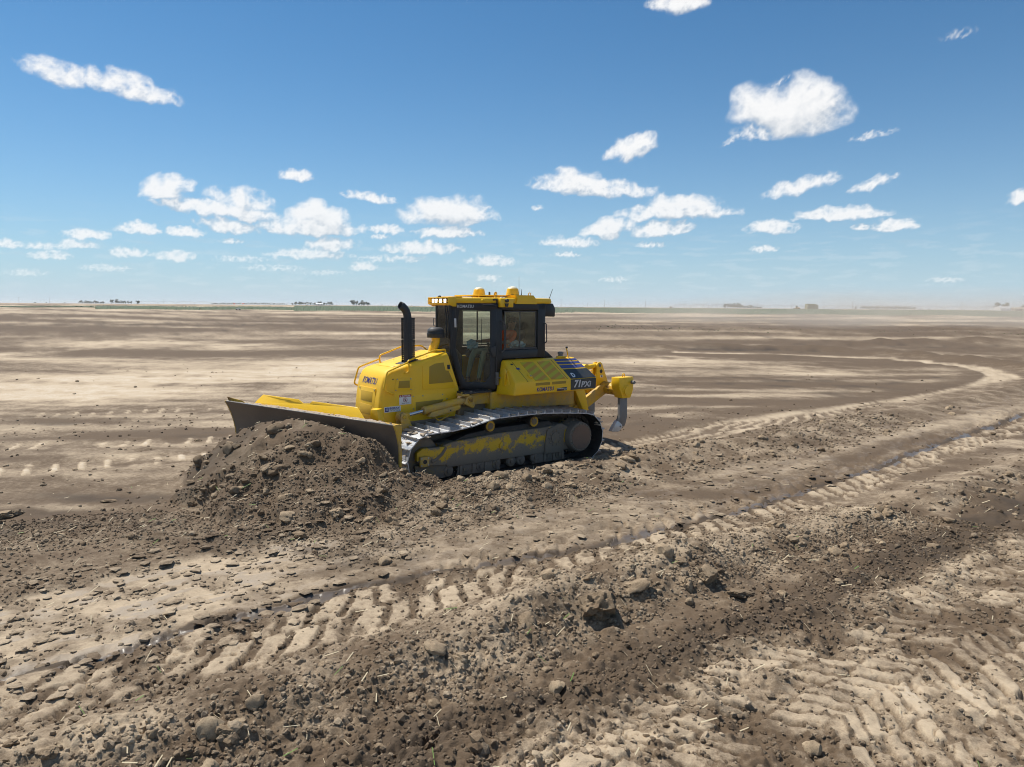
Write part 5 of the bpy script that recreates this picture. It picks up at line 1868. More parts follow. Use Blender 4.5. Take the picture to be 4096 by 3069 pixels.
# ------------------------------------------------------------------ the operator
def build_operator():
    M_SHIRT = paint("orange work shirt", (.90, .14, .025), .8, .12)
    M_TROU = paint("green work trousers", (.30, .34, .235), .85, .1)
    M_SKIN = paint("skin", (.36, .195, .125), .55, .0)
    M_HAIR = paint("dark cap cloth", (.022, .022, .025), .8, .05)
    M_BOOT = paint("brown boot", (.09, .055, .035), .7, .3)
    y0 = .10
    V, Rr, E_ = [], [], []

    def add(p, r, parent=None):
        V.append((p[0], p[1] + y0, p[2]))
        Rr.append(r)
        if parent is not None:
            E_.append((parent, len(V) - 1))
        return len(V) - 1
    hip = add((-0.620, 0, 2.235), .155)
    belly = add((-0.700, 0, 2.37), .165, hip)
    chest = add((-0.830, 0, 2.53), .165, belly)
    neckb = add((-0.930, 0, 2.675), .085, chest)
    neck = add((-0.965, 0, 2.735), .058, neckb)
    skull = add((-0.990, 0, 2.80), .082, neck)
    crown = add((-1.005, 0, 2.875), .092, skull)
    nose = add((-0.900, 0, 2.825), .018, skull)
    for s in (1, -1):
        sh = add((-0.890, .19 * s, 2.615), .072, chest)
        el = add((-0.640, .33 * s, 2.45), .052, sh)
        wr = add((-.36, .37 * s, 2.435), .036, el)
        palm = add((-.28, .375 * s, 2.435), .034, wr)
        for k, (dy, ln) in enumerate(((.030, .060), (.010, .072), (-.010, .068), (-.028, .052))):
            a = add((-.245, (.375 + dy) * s, 2.445), .0105, palm)
            b = add((-.245 + ln * .55, (.375 + dy) * s, 2.445), .0095, a)
            add((-.245 + ln * .75, (.375 + dy) * s, 2.415), .0085, b)
        th = add((-.285, (.375 - .04) * s, 2.455), .011, palm)
        add((-.25, (.375 - .055) * s, 2.46), .009, th)
        hp = add((-.58, .10 * s, 2.215), .105, hip)
        kn = add((-.10, .19 * s, 2.235), .074, hp)
        cf = add((-.04, .20 * s, 2.05), .066, kn)
        an = add((.05, .20 * s, 1.72), .045, cf)
        he = add((.04, .20 * s, 1.625), .05, an)
        add((.22, .21 * s, 1.612), .042, he)
    me = bpy.data.meshes.new('operator_body')
    me.from_pydata(V, E_, [])
    o = bpy.data.objects.new('operator_tmp', me)
    COL.objects.link(o)
    o.modifiers.new('skin', 'SKIN')
    sub = o.modifiers.new('sub', 'SUBSURF')
    sub.levels = 2
    for i, sv in enumerate(me.skin_vertices[0].data):
        sv.radius = (Rr[i], Rr[i])
        sv.use_root = i == 0
    dg = bpy.context.evaluated_depsgraph_get()
    dg.update()
    bm_ = bpy.data.meshes.new_from_object(o.evaluated_get(dg))
    bpy.data.objects.remove(o)
    bm_.name = 'person'
    bm_.materials.clear()
    for m in (M_SHIRT, M_TROU, M_SKIN, M_BOOT):
        bm_.materials.append(m)
    for p in bm_.polygons:
        c = p.center
        p.use_smooth = True
        if c.z > 2.685 or (c.x > -.63 and c.z > 2.34 and abs(c.y - y0) > .26):
            p.material_index = 2
        elif c.z < 1.70:
            p.material_index = 3
        elif c.z < 2.25 or (c.x > -.50 and c.z < 2.33):
            p.material_index = 1
    SEAT.location = (-.08, 0, 0)
    root = empty('person', DZ_O + Vector((DZ_F[0], DZ_F[1], 0)) * -.10, DZ_YAW, .5)
    tag(root, 'person in orange shirt and dark cap seated at the bulldozer controls', 'person')
    link(bpy.data.objects.new('body', bm_), root)
    bm = lathe(BM(), [(.108, 0), (.112, .03), (.10, .07), (.065, .10), (.0001, .112)], (-1.0, y0, 2.875), (-.15, 0, 1), 20)
    prism_z(bm, [(-.92, y0 + .085), (-.83, y0 + .06), (-.805, y0), (-.83, y0 - .06), (-.92, y0 - .085)], 2.875, 2.884)
    obj('cap', bm, M_HAIR, root)
    bm = BM()
    box(bm, -.925, -.905, y0 - .068, y0 + .068, 2.845, 2.872)
    obj('sunglasses', bm, M_HAIR, root, .004)
    for s in (1, -1):
        obj('ear', lathe(BM(), [(.0001, -.012), (.026, 0), (.0001, .012)], (-1.0, y0 + .093 * s, 2.84), (0, s, 0), 10), M_SKIN, root)
    # shopping bags lying in the cab
    rnd = random.Random(5)
    for nm, c, sz, lab, mt in (('plastic_bag', (-.95, .45, 2.36), (.17, .16, .10), 'crumpled blue and white bag behind the cab side window', M_BAG),
                               ('plastic_bag', (-.30, -.30, 2.36), (.13, .10, .11), 'pale crumpled bag beside the seat seen through the cab door', M_BAG)):
        bm = BM()
        bmesh.ops.create_icosphere(bm, subdivisions=3, radius=1)
        for v in bm.verts:
            k = 1 + .28 * math.sin(v.co.x * 5 + v.co.z * 7) * math.cos(v.co.y * 6) + rnd.uniform(-.06, .06)
            v.co = Vector((c[0] + v.co.x * sz[0] * k, c[1] + v.co.y * sz[1] * k, c[2] + v.co.z * sz[2] * k))
        b = obj(nm, bm, mt, None)
        b.location = DZ_O
        b.rotation_euler = (0, 0, DZ_YAW)
        tag(b, lab, 'bag')
    obj('side_shelf', box(BM(), -1.25, -.62, .36, .70, 2.20, 2.26), M_INT, DZ, .01)


build_operator()


# ------------------------------------------------------------------ clods, crumbs, straw
from mathutils import noise as mnoise


def rock_mesh(name, sub, seed, flat=1.0, rough=.26):
    rnd = random.Random(seed)
    bm = BM()
    bmesh.ops.create_icosphere(bm, subdivisions=sub, radius=1)
    ph = [rnd.uniform(0, 6.28) for _ in range(9)]
    fr = [rnd.uniform(1.2, 2.6) for _ in range(6)] + [rnd.uniform(4, 6.5) for _ in range(3)]
    cuts = [(Vector((rnd.gauss(0, 1), rnd.gauss(0, 1), rnd.gauss(0, 1))).normalized(), rnd.uniform(.62, .92)) for _ in range(6)]
    for v in bm.verts:
        c = v.co.copy()
        k = 1.0
        k += rough * .5 * math.sin(fr[0] * c.x + ph[0]) * math.sin(fr[1] * c.y + ph[1])
        k += rough * .5 * math.sin(fr[2] * c.z + ph[2]) * math.sin(fr[3] * c.x + ph[3])
        k += rough * .28 * math.sin(fr[6] * c.y + ph[6]) * math.sin(fr[7] * c.z + ph[7]) + rnd.uniform(-.04, .04)
        if sub > 1:
            q = c + Vector((seed * 3.1, seed * 1.7, 0))
            k += rough * .80 * mnoise.fractal(q * 1.8, .8, 2.1, 6) + rough * .55 * (abs(mnoise.noise(q * 4.2)) - .25)
        p = c * k
        for n, d in cuts:
            e = p.dot(n) - d
            if e > 0:
                p -= n * e * .8
        p.z *= flat
        v.co = p
    me = bpy.data.meshes.new(name)
    bm.to_mesh(me)
    bm.free()
    me.materials.append(CLOD_SOIL)
    if sub > 1:
        me.shade_smooth()
        me.set_sharp_from_angle(angle=R(32))
    return me


def clod_points(rng, r0, r1, n, half=46):
    a = np.radians(rng.uniform(-half, half, n))
    r = np.sqrt(rng.uniform(r0 * r0, r1 * r1, n))
    return r * np.sin(a), r * np.cos(a)


def machine_mask(X, Y):
    dx, dy = to_dz(X, Y)
    n = (dx - BL_N[0]) * BL_F[0] + (dy - BL_N[1]) * BL_F[1]
    return ~((np.abs(dy) < 1.75) & (dx > -2.7) & (n < .0))


def scatter_stuff():
    rng = np.random.default_rng(21)
    tiny = [rock_mesh('crumb', 1, 300 + i) for i in range(1)]

    def ico_arrays(sub, seeds):
        out = []
        for s in seeds:
            me = rock_mesh('tmp', sub, s, rough=.3)
            V = np.empty(len(me.vertices) * 3)
            me.vertices.foreach_get('co', V)
            Fc = np.empty(len(me.polygons) * 3, np.int32)
            me.polygons.foreach_get('vertices', Fc)
            out.append((V.reshape(-1, 3), Fc.reshape(-1, 3)))
            bpy.data.meshes.remove(me)
        return out
    bpy.data.meshes.remove(tiny[0])

    def batch(name, shapes, X, Y, Rr, bury, flat, label=None):
        z, pale, moist, wet, L, cl = ground_fields(X, Y, np.maximum(.012, np.hypot(X, Y) ** 2 * 1.28 / (CAM_H * 710)))
        n = len(X)
        vs, fs, cs, off = [], [], [], 0
        which = rng.integers(0, len(shapes), n)
        for k, (V, Fc) in enumerate(shapes):
            idx = np.where(which == k)[0]
            m = len(idx)
            if m == 0:
                continue
            q = rng.normal(size=(m, 4))
            q /= np.linalg.norm(q, axis=1)[:, None]
            w, x, y, zq = q.T
            M = np.stack([np.stack([1 - 2 * (y * y + zq * zq), 2 * (x * y - zq * w), 2 * (x * zq + y * w)], -1),
                          np.stack([2 * (x * y + zq * w), 1 - 2 * (x * x + zq * zq), 2 * (y * zq - x * w)], -1),
                          np.stack([2 * (x * zq - y * w), 2 * (y * zq + x * w), 1 - 2 * (x * x + y * y)], -1)], 1)
            sc = Rr[idx][:, None] * rng.uniform(.65, 1.25, (m, 3))
            P = np.einsum('mij,vmj->mvi', M, V[:, None, :] * sc[None])
            P[:, :, 2] *= flat
            P[:, :, 0] += X[idx][:, None]
            P[:, :, 1] += Y[idx][:, None]
            P[:, :, 2] += (z[idx] + Rr[idx] * flat * bury)[:, None]
            vs.append(P.reshape(-1, 3))
            fs.append((Fc[None] + (np.arange(m) * len(V))[:, None, None] + off).reshape(-1, 3))
            pl = np.clip(.30 + .30 * rng.random(m) + .55 * (pale[idx] - .35) - .10 * moist[idx], 0, 1)
            mo = np.clip(moist[idx] * .75 * rng.random(m), 0, 1)
            c = np.stack([pl, mo, np.zeros(m), np.ones(m)], 1)
            cs.append(np.repeat(c, len(V), 0))
            off += m * len(V)
        o = mesh_np(name, np.vstack(vs), np.vstack(fs), SOIL, smooth=False)
        at = o.data.attributes.new('soil', 'FLOAT_COLOR', 'POINT')
        at.data.foreach_set('color', np.vstack(cs).astype(np.float32).ravel())
        tag(o, kind='stuff')
        return o

    def pick(n, r0, r1, fn):
        X, Y = clod_points(rng, r0, r1, n)
        f = ground_fields(X, Y, np.full(n, 1.0), True)
        p = fn(f, X, Y)
        k = (rng.random(n) < p) & machine_mask(X, Y)
        return X[k], Y[k]
    s0 = ico_arrays(1, [11, 12, 13, 14])
    cube = []
    for sd in (1, 2, 3):                          # 20-triangle crumbs
        bm = BM()
        rnd = random.Random(sd)
        bmesh.ops.create_icosphere(bm, subdivisions=1, radius=1)
        bmesh.ops.decimate if False else None
        bm.free()
        t = (1 + 5 ** .5) / 2
        V = np.array([(-1, t, 0), (1, t, 0), (-1, -t, 0), (1, -t, 0), (0, -1, t), (0, 1, t), (0, -1, -t), (0, 1, -t), (t, 0, -1), (t, 0, 1), (-t, 0, -1), (-t, 0, 1)]) / 1.9
        V = V * (1 + np.array([[rnd.uniform(-.28, .28)] for _ in range(12)]))
        Fc = np.array([(0, 11, 5), (0, 5, 1), (0, 1, 7), (0, 7, 10), (0, 10, 11), (1, 5, 9), (5, 11, 4), (11, 10, 2), (10, 7, 6), (7, 1, 8), (3, 9, 4), (3, 4, 2), (3, 2, 6), (3, 6, 8), (3, 8, 9), (4, 9, 5), (2, 4, 11), (6, 2, 10), (8, 6, 7), (9, 8, 1)])
        cube.append((V, Fc))
    # fine crumbs close by
    X, Y = pick(150000, 3.7, 12.5, lambda f, X, Y: np.clip(.10 + .50 * (f[4] - .35) + .55 * f[5], .05, .95) * (1 - .75 * f[3]) * .60)
    batch('crumbled_soil', cube, X, Y, .010 + .017 * rng.random(len(X)) ** 2, .12, .85)
    # small lumps
    X, Y = pick(80000, 3.6, 24, lambda f, X, Y: np.clip(.03 + .14 * (f[4] - .4) + .50 * f[5], .015, .9) * .46)
    batch('soil_lumps', cube, X, Y, .022 + .028 * rng.random(len(X)) ** 2.4, .12, .85)
    # medium lumps, rounder
    X, Y = pick(34000, 3.6, 42, lambda f, X, Y: np.clip(.006 + .30 * f[5] ** 1.5 + .02 * sstep(14, 20, np.hypot(X, Y)), .004, .8) * .26)
    batch('earth_lumps', s0, X, Y, .035 + .05 * rng.random(len(X)) ** 2.6, .1, .85)
    # curled mud flakes beside the wet lane
    Xc, Yc = clod_points(rng, 4, 16, 26000)
    d, s = L_WET.at(Xc, Yc, 2.5)
    k = (np.abs(d) < 1.7) & (rng.random(len(Xc)) < .16 * (.4 + (Xc < -2)))
    batch('mud_flakes', cube, Xc[k], Yc[k], .03 + .055 * rng.random(k.sum()) ** 2, .9, .22)
    # straw and a few green blades
    Xc, Yc = clod_points(rng, 3.8, 14, 2600)
    f = ground_fields(Xc, Yc, np.full(len(Xc), .03))
    k = rng.random(len(Xc)) < np.clip(.12 + .6 * f[5], 0, 1)
    Xc, Yc, zc = Xc[k], Yc[k], f[0][k]
    for nm, frac, col in (('straw', .86, (.62, .52, .34)), ('green_blades', 1.0, (.16, .26, .06))):
        lo, hi = (0, int(len(Xc) * .86)) if nm == 'straw' else (int(len(Xc) * .86), len(Xc))
        n = hi - lo
        a = rng.uniform(0, np.pi, n)
        ln = rng.uniform(.02, .075, n)
        w = rng.uniform(.002, .0045, n)
        tl = rng.uniform(-.15, .5, n)
        c = np.stack([Xc[lo:hi], Yc[lo:hi], zc[lo:hi] + .03], 1)
        u = np.stack([np.cos(a) * np.cos(tl), np.sin(a) * np.cos(tl), np.sin(tl)], 1) * ln[:, None]
        v = np.stack([-np.sin(a), np.cos(a), np.full(n, .5)], 1) * w[:, None]
        V = np.stack([c - u - v, c + u - v, c + u + v, c - u + v], 1).reshape(-1, 3)
        Q = np.arange(n * 4).reshape(-1, 4)
        o = mesh_np(nm, V, Q, paint(nm + ' blades', col, .7, .1))
        tag(o, kind='stuff')


def build_clods():
    """the clods large enough to pick out one by one"""
    rng = np.random.default_rng(5)
    var = [rock_mesh('dirt_clod', 3, 40 + i, flat=.85, rough=.32) for i in range(6)] + [rock_mesh('dirt_clod', 3, 60 + i, flat=.45, rough=.34) for i in range(2)]
    bigm = [rock_mesh('earth_boulder', 4, 80 + i, flat=.85, rough=.40) for i in range(4)]
    used = 0

    def place(name, me, x, y, r, sq, label, group, bury=.25, zz=None, moist=0.0):
        if zz is None:
            zz = ground_fields(np.array([x]), np.array([y]), np.array([max(.012, (x * x + y * y) * 1.28 / (CAM_H * 710))]))[0][0]
        o = bpy.data.objects.new(name, me)
        o.location = (x, y, zz + r * bury)
        o.rotation_euler = (rng.uniform(-.35, .35), rng.uniform(-.35, .35), rng.uniform(0, 6.28))
        o.scale = (r * sq[0], r * sq[1], r * sq[2])
        o.color = (moist, 0, 0, 1)
        link(o)
        tag(o, label, 'clod', group)
        return o
    # the ones that stand out in the photograph: photo pixel of the base, radius in pixels, label
    big = [
        (2385, 2440, 88, (1.05, 1.0, 1.0), 'largest boulder of packed earth with dark undercut face on the windrow'),
        (2110, 2500, 46, (1, .9, .85), 'round dark-fronted boulder of earth at the foot of the dusty mound'),
        (2555, 2372, 52, (1.15, .8, .7), 'long angular block of earth just behind the largest boulder'),
        (2745, 2355, 40, (.8, .8, 1.0), 'upright rounded clod standing between the angular block and the knobbly clod'),
        (2830, 2320, 52, (.8, .8, 1.15), 'tall knobbly clod of earth on the windrow crest'),
        (2715, 2245, 36, (1, .9, .8), 'smooth domed clod on the far flank of the windrow'),
        (2955, 2390, 50, (1.25, .8, .55), 'pale flat-topped slab of earth at the edge of the dark crumbly band'),
        (1640, 2850, 24, (.9, .8, 1.0), 'pale square-cut clod with a dark top edge beside the trampled soil'),
        (2185, 2695, 24, (1, .9, .9), 'pale round clod alone on smooth scraped ground'),
        (2640, 2560, 14, (1, 1, .7), 'small pale stone-like clod near the scraped slick'),
        (1512, 3000, 30, (.6, .6, 1.0), 'upright oval clod standing on trampled pale ground'),
        (2120, 2945, 26, (1, .9, .7), 'pale ragged clod in the middle of the dark crumbs'),
        (2860, 2735, 24, (1, .95, .9), 'round tan clod lying on the dark crumbly band'),
        (3545, 2060, 26, (1, .9, .85), 'smooth round clod at the far edge of the tyre lane'),
        (3795, 2090, 26, (1.2, .9, .7), 'pale rounded clod where the dark band meets the tan windrow'),
        (3730, 2185, 22, (1, .9, .7), 'grey chunk standing in the dark crumbled soil'),
        (897, 2960, 40, (1.1, .9, .9), 'large rough clod at the lower end of the windrow'),
        (195, 3040, 30, (1, .9, .9), 'clod half sunk in dust at the windrow tail'),
        (1122, 2755, 28, (1, .9, .9), 'clod resting on the smooth dusty flank of the windrow'),
        (1070, 1880, 30, (1.6, .8, .5), 'long dark slab of earth high on the heap'),
        (1160, 1790, 24, (1.3, .8, .6), 'dark block of earth lying near the top of the heap'),
        (1950, 1905, 24, (.9, .8, 1.0), 'pointed clod on the spill ridge close to the idler'),
        (2215, 1930, 22, (.8, .8, 1.1), 'dark upright clod on the spill ridge below the roller frame'),
        (1560, 2085, 32, (1, .9, .9), 'round clod at the foot of the heap'),
        (1345, 2075, 34, (1.0, .9, 1.0), 'big clod rolling off the front of the heap'),
        (1440, 2030, 26, (.7, .8, 1.2), 'tilted slab clod at the foot of the heap'),
        (20, 2070, 40, (1.2, .9, .7), 'dark block lying among broken crusts left of the heap'),
        (430, 2010, 20, (1.4, .9, .5), 'flat crust plate left of the heap'),
    ]
    for i, (u, v, rp, sq, lab) in enumerate(big):
        d = pix_dir(u, v)
        # step along the ray until it meets the modelled ground
        t = np.linspace(3.5, 40, 900)
        X, Y, Z = d.x * t, d.y * t, CAM_H + d.z * t
        g = ground_fields(X, Y, np.full(len(t), .5), True)[0]
        k = int(np.argmax(Z < g))
        x, y = X[k], Y[k]
        r = rp / F_PX * t[k] * d.length
        r *= .9
        place('earth_boulder' if rp > 34 else 'dirt_clod', bigm[(i + 2) % 4] if rp > 28 else var[i % 6], x, y, r, (sq[0], sq[1], sq[2] * .9), lab, None, .08, None, .3 if 'dark' in lab else .08)
    # others, the largest seen first
    cand = []
    X, Y = clod_points(rng, 4.2, 34, 26000, 38)
    f = ground_fields(X, Y, np.full(len(X), 1.0), True)
    p = np.clip(.004 + f[5] ** 1.4 * .16, 0, 1)
    k = (rng.random(len(X)) < p) & machine_mask(X, Y)
    X, Y, cl = X[k], Y[k], f[5][k]
    Rr = .032 + .075 * rng.random(len(X)) ** 3.0
    dist = np.hypot(X, Y)
    order = np.argsort(-(Rr / dist))[:215]
    # slabs and blocks turned up on the heap and along the spill ridge
    hx, hy = [], []
    while len(hx) < 52:
        if len(hx) < 36:
            s_, n_ = rng.uniform(-.4, 3.9), rng.uniform(.5, 2.6)
            q = BL_N + BL_T * s_ + BL_F * n_
        else:
            q = np.array([rng.uniform(-3.5, 2.4), rng.uniform(2.5, 3.5)])
        wx, wy = dz_world(q[0], q[1])
        if len(hx) >= 36 or pile(np.array([wx]), np.array([wy]))[0] > .08:
            hx.append(wx)
            hy.append(wy)
    base = len(order)
    n0 = len(X)
    X, Y = np.concatenate([X, hx]), np.concatenate([Y, hy])
    Rr = np.concatenate([Rr, .055 + .085 * rng.random(len(hx)) ** 1.8])
    dist = np.hypot(X, Y)
    order = np.concatenate([order, np.arange(n0, len(X))])
    dr, _ = L_RIDGE.at(X, Y, 2)
    ds, _ = L_SPILL.at(X, Y, 2)
    pz = pile(X, Y)
    _, sr = L_RIDGE.at(X, Y, 2)
    _, ss = L_SPILL.at(X, Y, 2)
    shape = ['rounded', 'blocky', 'lopsided', 'knobbly', 'squat', 'oval', 'flat', 'thin']
    dzx, dzy = to_dz(X, Y)
    sb = (dzx - BL_N[0]) * BL_T[0] + (dzy - BL_N[1]) * BL_T[1]
    zall = ground_fields(X, Y, np.maximum(.012, dist ** 2 * 1.28 / (CAM_H * 710)))[0]
    for i in order:
        v = int(rng.integers(0, len(var))) if pz[i] < .06 or rng.random() < .4 else 6 + int(rng.integers(0, 2))
        big_ = 'larger' if Rr[i] > .075 else 'smaller'
        if pz[i] > .06:
            zone = 'near the blade top' if pz[i] > .6 else 'halfway down' if pz[i] > .28 else 'at the toe of'
            end = 'towards its free end' if sb[i] > 2.2 else 'before the blade middle' if sb[i] > .8 else 'towards the crawler track'
            zone = {'near the blade top': 'high on', 'halfway down': 'halfway down', 'at the toe of': 'at the toe of'}[zone]
            lab, grp = f'{big_} {shape[v]} brown clod {zone} the pushed heap, {end}', 'clods on the heap'
        elif abs(ds[i]) < 1.4:
            zone = 'ahead of the idler' if dzx[i] > 1.9 else 'below the roller frame' if dzx[i] > -1.3 else 'below the sprocket' if dzx[i] > -2.6 else 'past the ripper' if dzx[i] > -6 else 'well behind the ripper'
            side = 'track side' if ds[i] < 0 else 'outer slope'
            lab, grp = f'{big_} {shape[v]} clod on the spill ridge {zone}, {side}', 'clods on the spill ridge'
        elif abs(dr[i]) < 1.2:
            zone = 'near its dusty tail' if sr[i] < 3.0 else 'close to the largest boulder' if sr[i] < 6.0 else 'past the tall knobbly clod'
            side = 'tyre lane side' if dr[i] < -.1 else 'dark crumb side'
            lab, grp = f'{big_} {shape[v]} tan windrow clod {zone}, {side}', 'clods on the windrow'
        else:
            zone = 'in the tyre lane' if abs(L_TREAD.at(X[i:i + 1], Y[i:i + 1], 2)[0][0]) < .9 else 'on the damp scraped lane' if abs(L_WET.at(X[i:i + 1], Y[i:i + 1], 2)[0][0]) < 1.1 \
                else 'on the dark crumbly band' if abs(L_DARK.at(X[i:i + 1], Y[i:i + 1], 2)[0][0]) < .9 else 'on trampled pale ground' if Y[i] < 10 else 'out on the open field'
            lab, grp = f'{big_} {shape[v]} stray clod {zone}', 'stray clods on the field'
        place('dirt_clod', var[v], X[i], Y[i], Rr[i], rng.uniform(.75, 1.2, 3), lab, grp, .08, zall[i], (.42 if pz[i] > .06 else .12) * rng.uniform(.4, 1.2))


scatter_stuff()
build_clods()


# ------------------------------------------------------------------ far things
def far_point(u, dist):
    """point on the plain at a distance, in the direction of a photo column"""
    d = pix_dir(u, 1240)
    k = dist / math.hypot(d.x, d.y)
    return Vector((d.x * k, d.y * k, float(rise(np.array([dist]))[0]) - .05))


M_LEAF = paint("tree foliage", (.055, .075, .038), .8, .5, (.035, .05, .028), .6)
M_BARK = paint("tree bark", (.09, .07, .05), .9, .2)
M_CROP = paint("young green crop", (.060, .088, .036), .85, .7, (.10, .115, .05), .05)
M_ROOFW = paint("white sheet metal", (.80, .80, .78), .4, .1)
M_HAY = paint("stacked hay", (.36, .33, .20), .9, .6, (.26, .24, .14), 1.2)
M_POLE = paint("weathered pole", (.12, .10, .08), .9, .2)
M_GALV = paint("galvanised steel", (.45, .46, .47), .5, .2, metal=.4)
M_TAN = paint("tan shed wall", (.40, .33, .25), .8, .2)
M_ORNG = paint("orange marker", (.85, .14, .02), .6, .1)
M_TYRE = paint("rubber tyre", (.025, .025, .026), .8, .4)


def tree_mesh(seed, wide):
    rnd = random.Random(seed)
    bm = BM()
    tube(bm, [(0, 0, 0), (.02, 0, .3), (.0, .02, .62)], [.035, .026, .012], 6)
    for k in range(5):
        a = rnd.uniform(0, 6.28)
        tube(bm, [(0, 0, .28 + .05 * k), (.16 * wide * math.cos(a), .16 * wide * math.sin(a), .48 + .06 * k)], [.014, .005], 5)
    nb = len(bm.faces)
    lobes = [(Vector((rnd.uniform(-.26, .26) * wide, rnd.uniform(-.26, .26) * wide, rnd.uniform(.36, .82))), rnd.uniform(.12, .24)) for _ in range(9)]
    for k in range(420):
        c, r = lobes[rnd.randrange(9)]
        d = Vector((rnd.gauss(0, 1), rnd.gauss(0, 1), rnd.gauss(0, 1))).normalized()
        p = c + d * r * rnd.uniform(.55, 1.05)
        u, w = frame_of((d + Vector((rnd.gauss(0, .6), rnd.gauss(0, .6), rnd.gauss(0, .6)))).normalized())
        s = rnd.uniform(.022, .055)
        bm.faces.new([bm.verts.new(p + u * s * a + w * s * b) for a, b in ((-1, -.6), (.7, -1), (1, .7), (-.5, 1))])
    me = bpy.data.meshes.new('tree')
    for f in list(bm.faces)[nb:]:
        f.material_index = 1
    bm.to_mesh(me)
    bm.free()
    me.materials.append(M_BARK)
    me.materials.append(M_LEAF)
    return me


TREES = [tree_mesh(i, w) for i, w in ((1, 1.0), (2, 1.3), (3, .8), (4, 1.1))]


def tree(u, dist, h, label, group, rnd):
    o = bpy.data.objects.new('tree', TREES[rnd.randrange(4)])
    p = far_point(u, dist)
    o.location = (p.x, p.y, p.z - .1)
    o.rotation_euler = (0, 0, rnd.uniform(0, 6.28))
    o.scale = (h * rnd.uniform(.9, 1.25), h * rnd.uniform(.9, 1.25), h)
    link(o)
    return tag(o, label, 'tree', group)


def build_trees():
    rnd = random.Random(17)
    sets = [  # columns from, to, count, distance, height, label, group
        (322, 420, 14, 2000, 6.4, 'tree of a low even hedgerow on the skyline, farther from the barns', 'hedgerow trees'),
        (446, 532, 8, 2000, 9.0, 'rounded tree of the grove standing apart from the hedgerow', 'grove trees'),
        (845, 1150, 40, 2500, 6.0, 'tree of the long thin shelterbelt on the horizon', 'shelterbelt trees'),
        (1168, 1335, 22, 1900, 8.0, 'tree around the white farmhouse on the horizon', 'farmhouse trees'),
        (1407, 1480, 9, 1600, 9.5, 'tree of the dense clump in front of the exhaust stack skyline', 'clump trees'),
        (2893, 2960, 9, 1700, 10.0, 'tall tree of the dusty row near the hay stack', 'dusty row trees'),
        (2950, 3045, 14, 1700, 6.5, 'low tree at the thinning end of the dusty row', 'low dusty row trees'),
        (3448, 3660, 30, 2100, 7.5, 'tree of the hazy row beyond the parked pickups', 'hazy row trees'),
        (1490, 1660, 6, 2600, 3.5, 'tiny lone bush far off on the skyline', 'skyline bushes'),
        (100, 330, 4, 2600, 4.0, 'small faint tree alone on the empty skyline', 'lone skyline trees'),
    ]
    for (u0, u1, n, d, h, lab, grp) in sets:
        for k in range(n):
            u = u0 + (u1 - u0) * (k + rnd.uniform(.2, .8)) / n
            tree(u, d + rnd.uniform(-60, 60), h * rnd.uniform(.8, 1.35), lab, grp, rnd)
    for u, h, lab in ((3985, 11.5, 'big spreading tree behind one end of the white arched shed'), (4024, 11.0, 'big spreading tree behind the open end of the white arched shed'),
                      (4006, 9.0, 'middle tree filling the gap behind the white arched shed'), (4100, 11.5, 'big tree past the low tan shed'),
                      (3421, 4.2, 'dark round bush alone in front of the green crop'), (553, 5.0, 'small single tree beside the grove')):
        tree(u, 1150 if h > 6 else 1000, h, lab, None, rnd)


def crop(name, u0, u1, d0, d1, h, seed):
    """standing crop: a rough-topped slab following the ground"""
    nu, nd = 240, 7
    us = np.linspace(u0, u1, nu)
    rows = []
    rng = np.random.default_rng(seed)
    for j, t in enumerate(np.linspace(0, 1, nd)):
        for i, u in enumerate(us):
            d = d0 + (d1 - d0) * t + 14 * math.sin(u * .013 + seed) + 6 * rng.normal() * (j in (0, nd - 1))
            p = far_point(u, d)
            rows.append((p.x, p.y, p.z + (h * (1 + .16 * rng.normal()) if 0 < j < nd - 1 and 0 < i < nu - 1 else -.1)))
    q = [(j * nu + i, j * nu + i + 1, (j + 1) * nu + i + 1, (j + 1) * nu + i) for j in range(nd - 1) for i in range(nu - 1)]
    o = mesh_np(name, np.array(rows), np.array(q), M_CROP)
    return tag(o, kind='stuff')


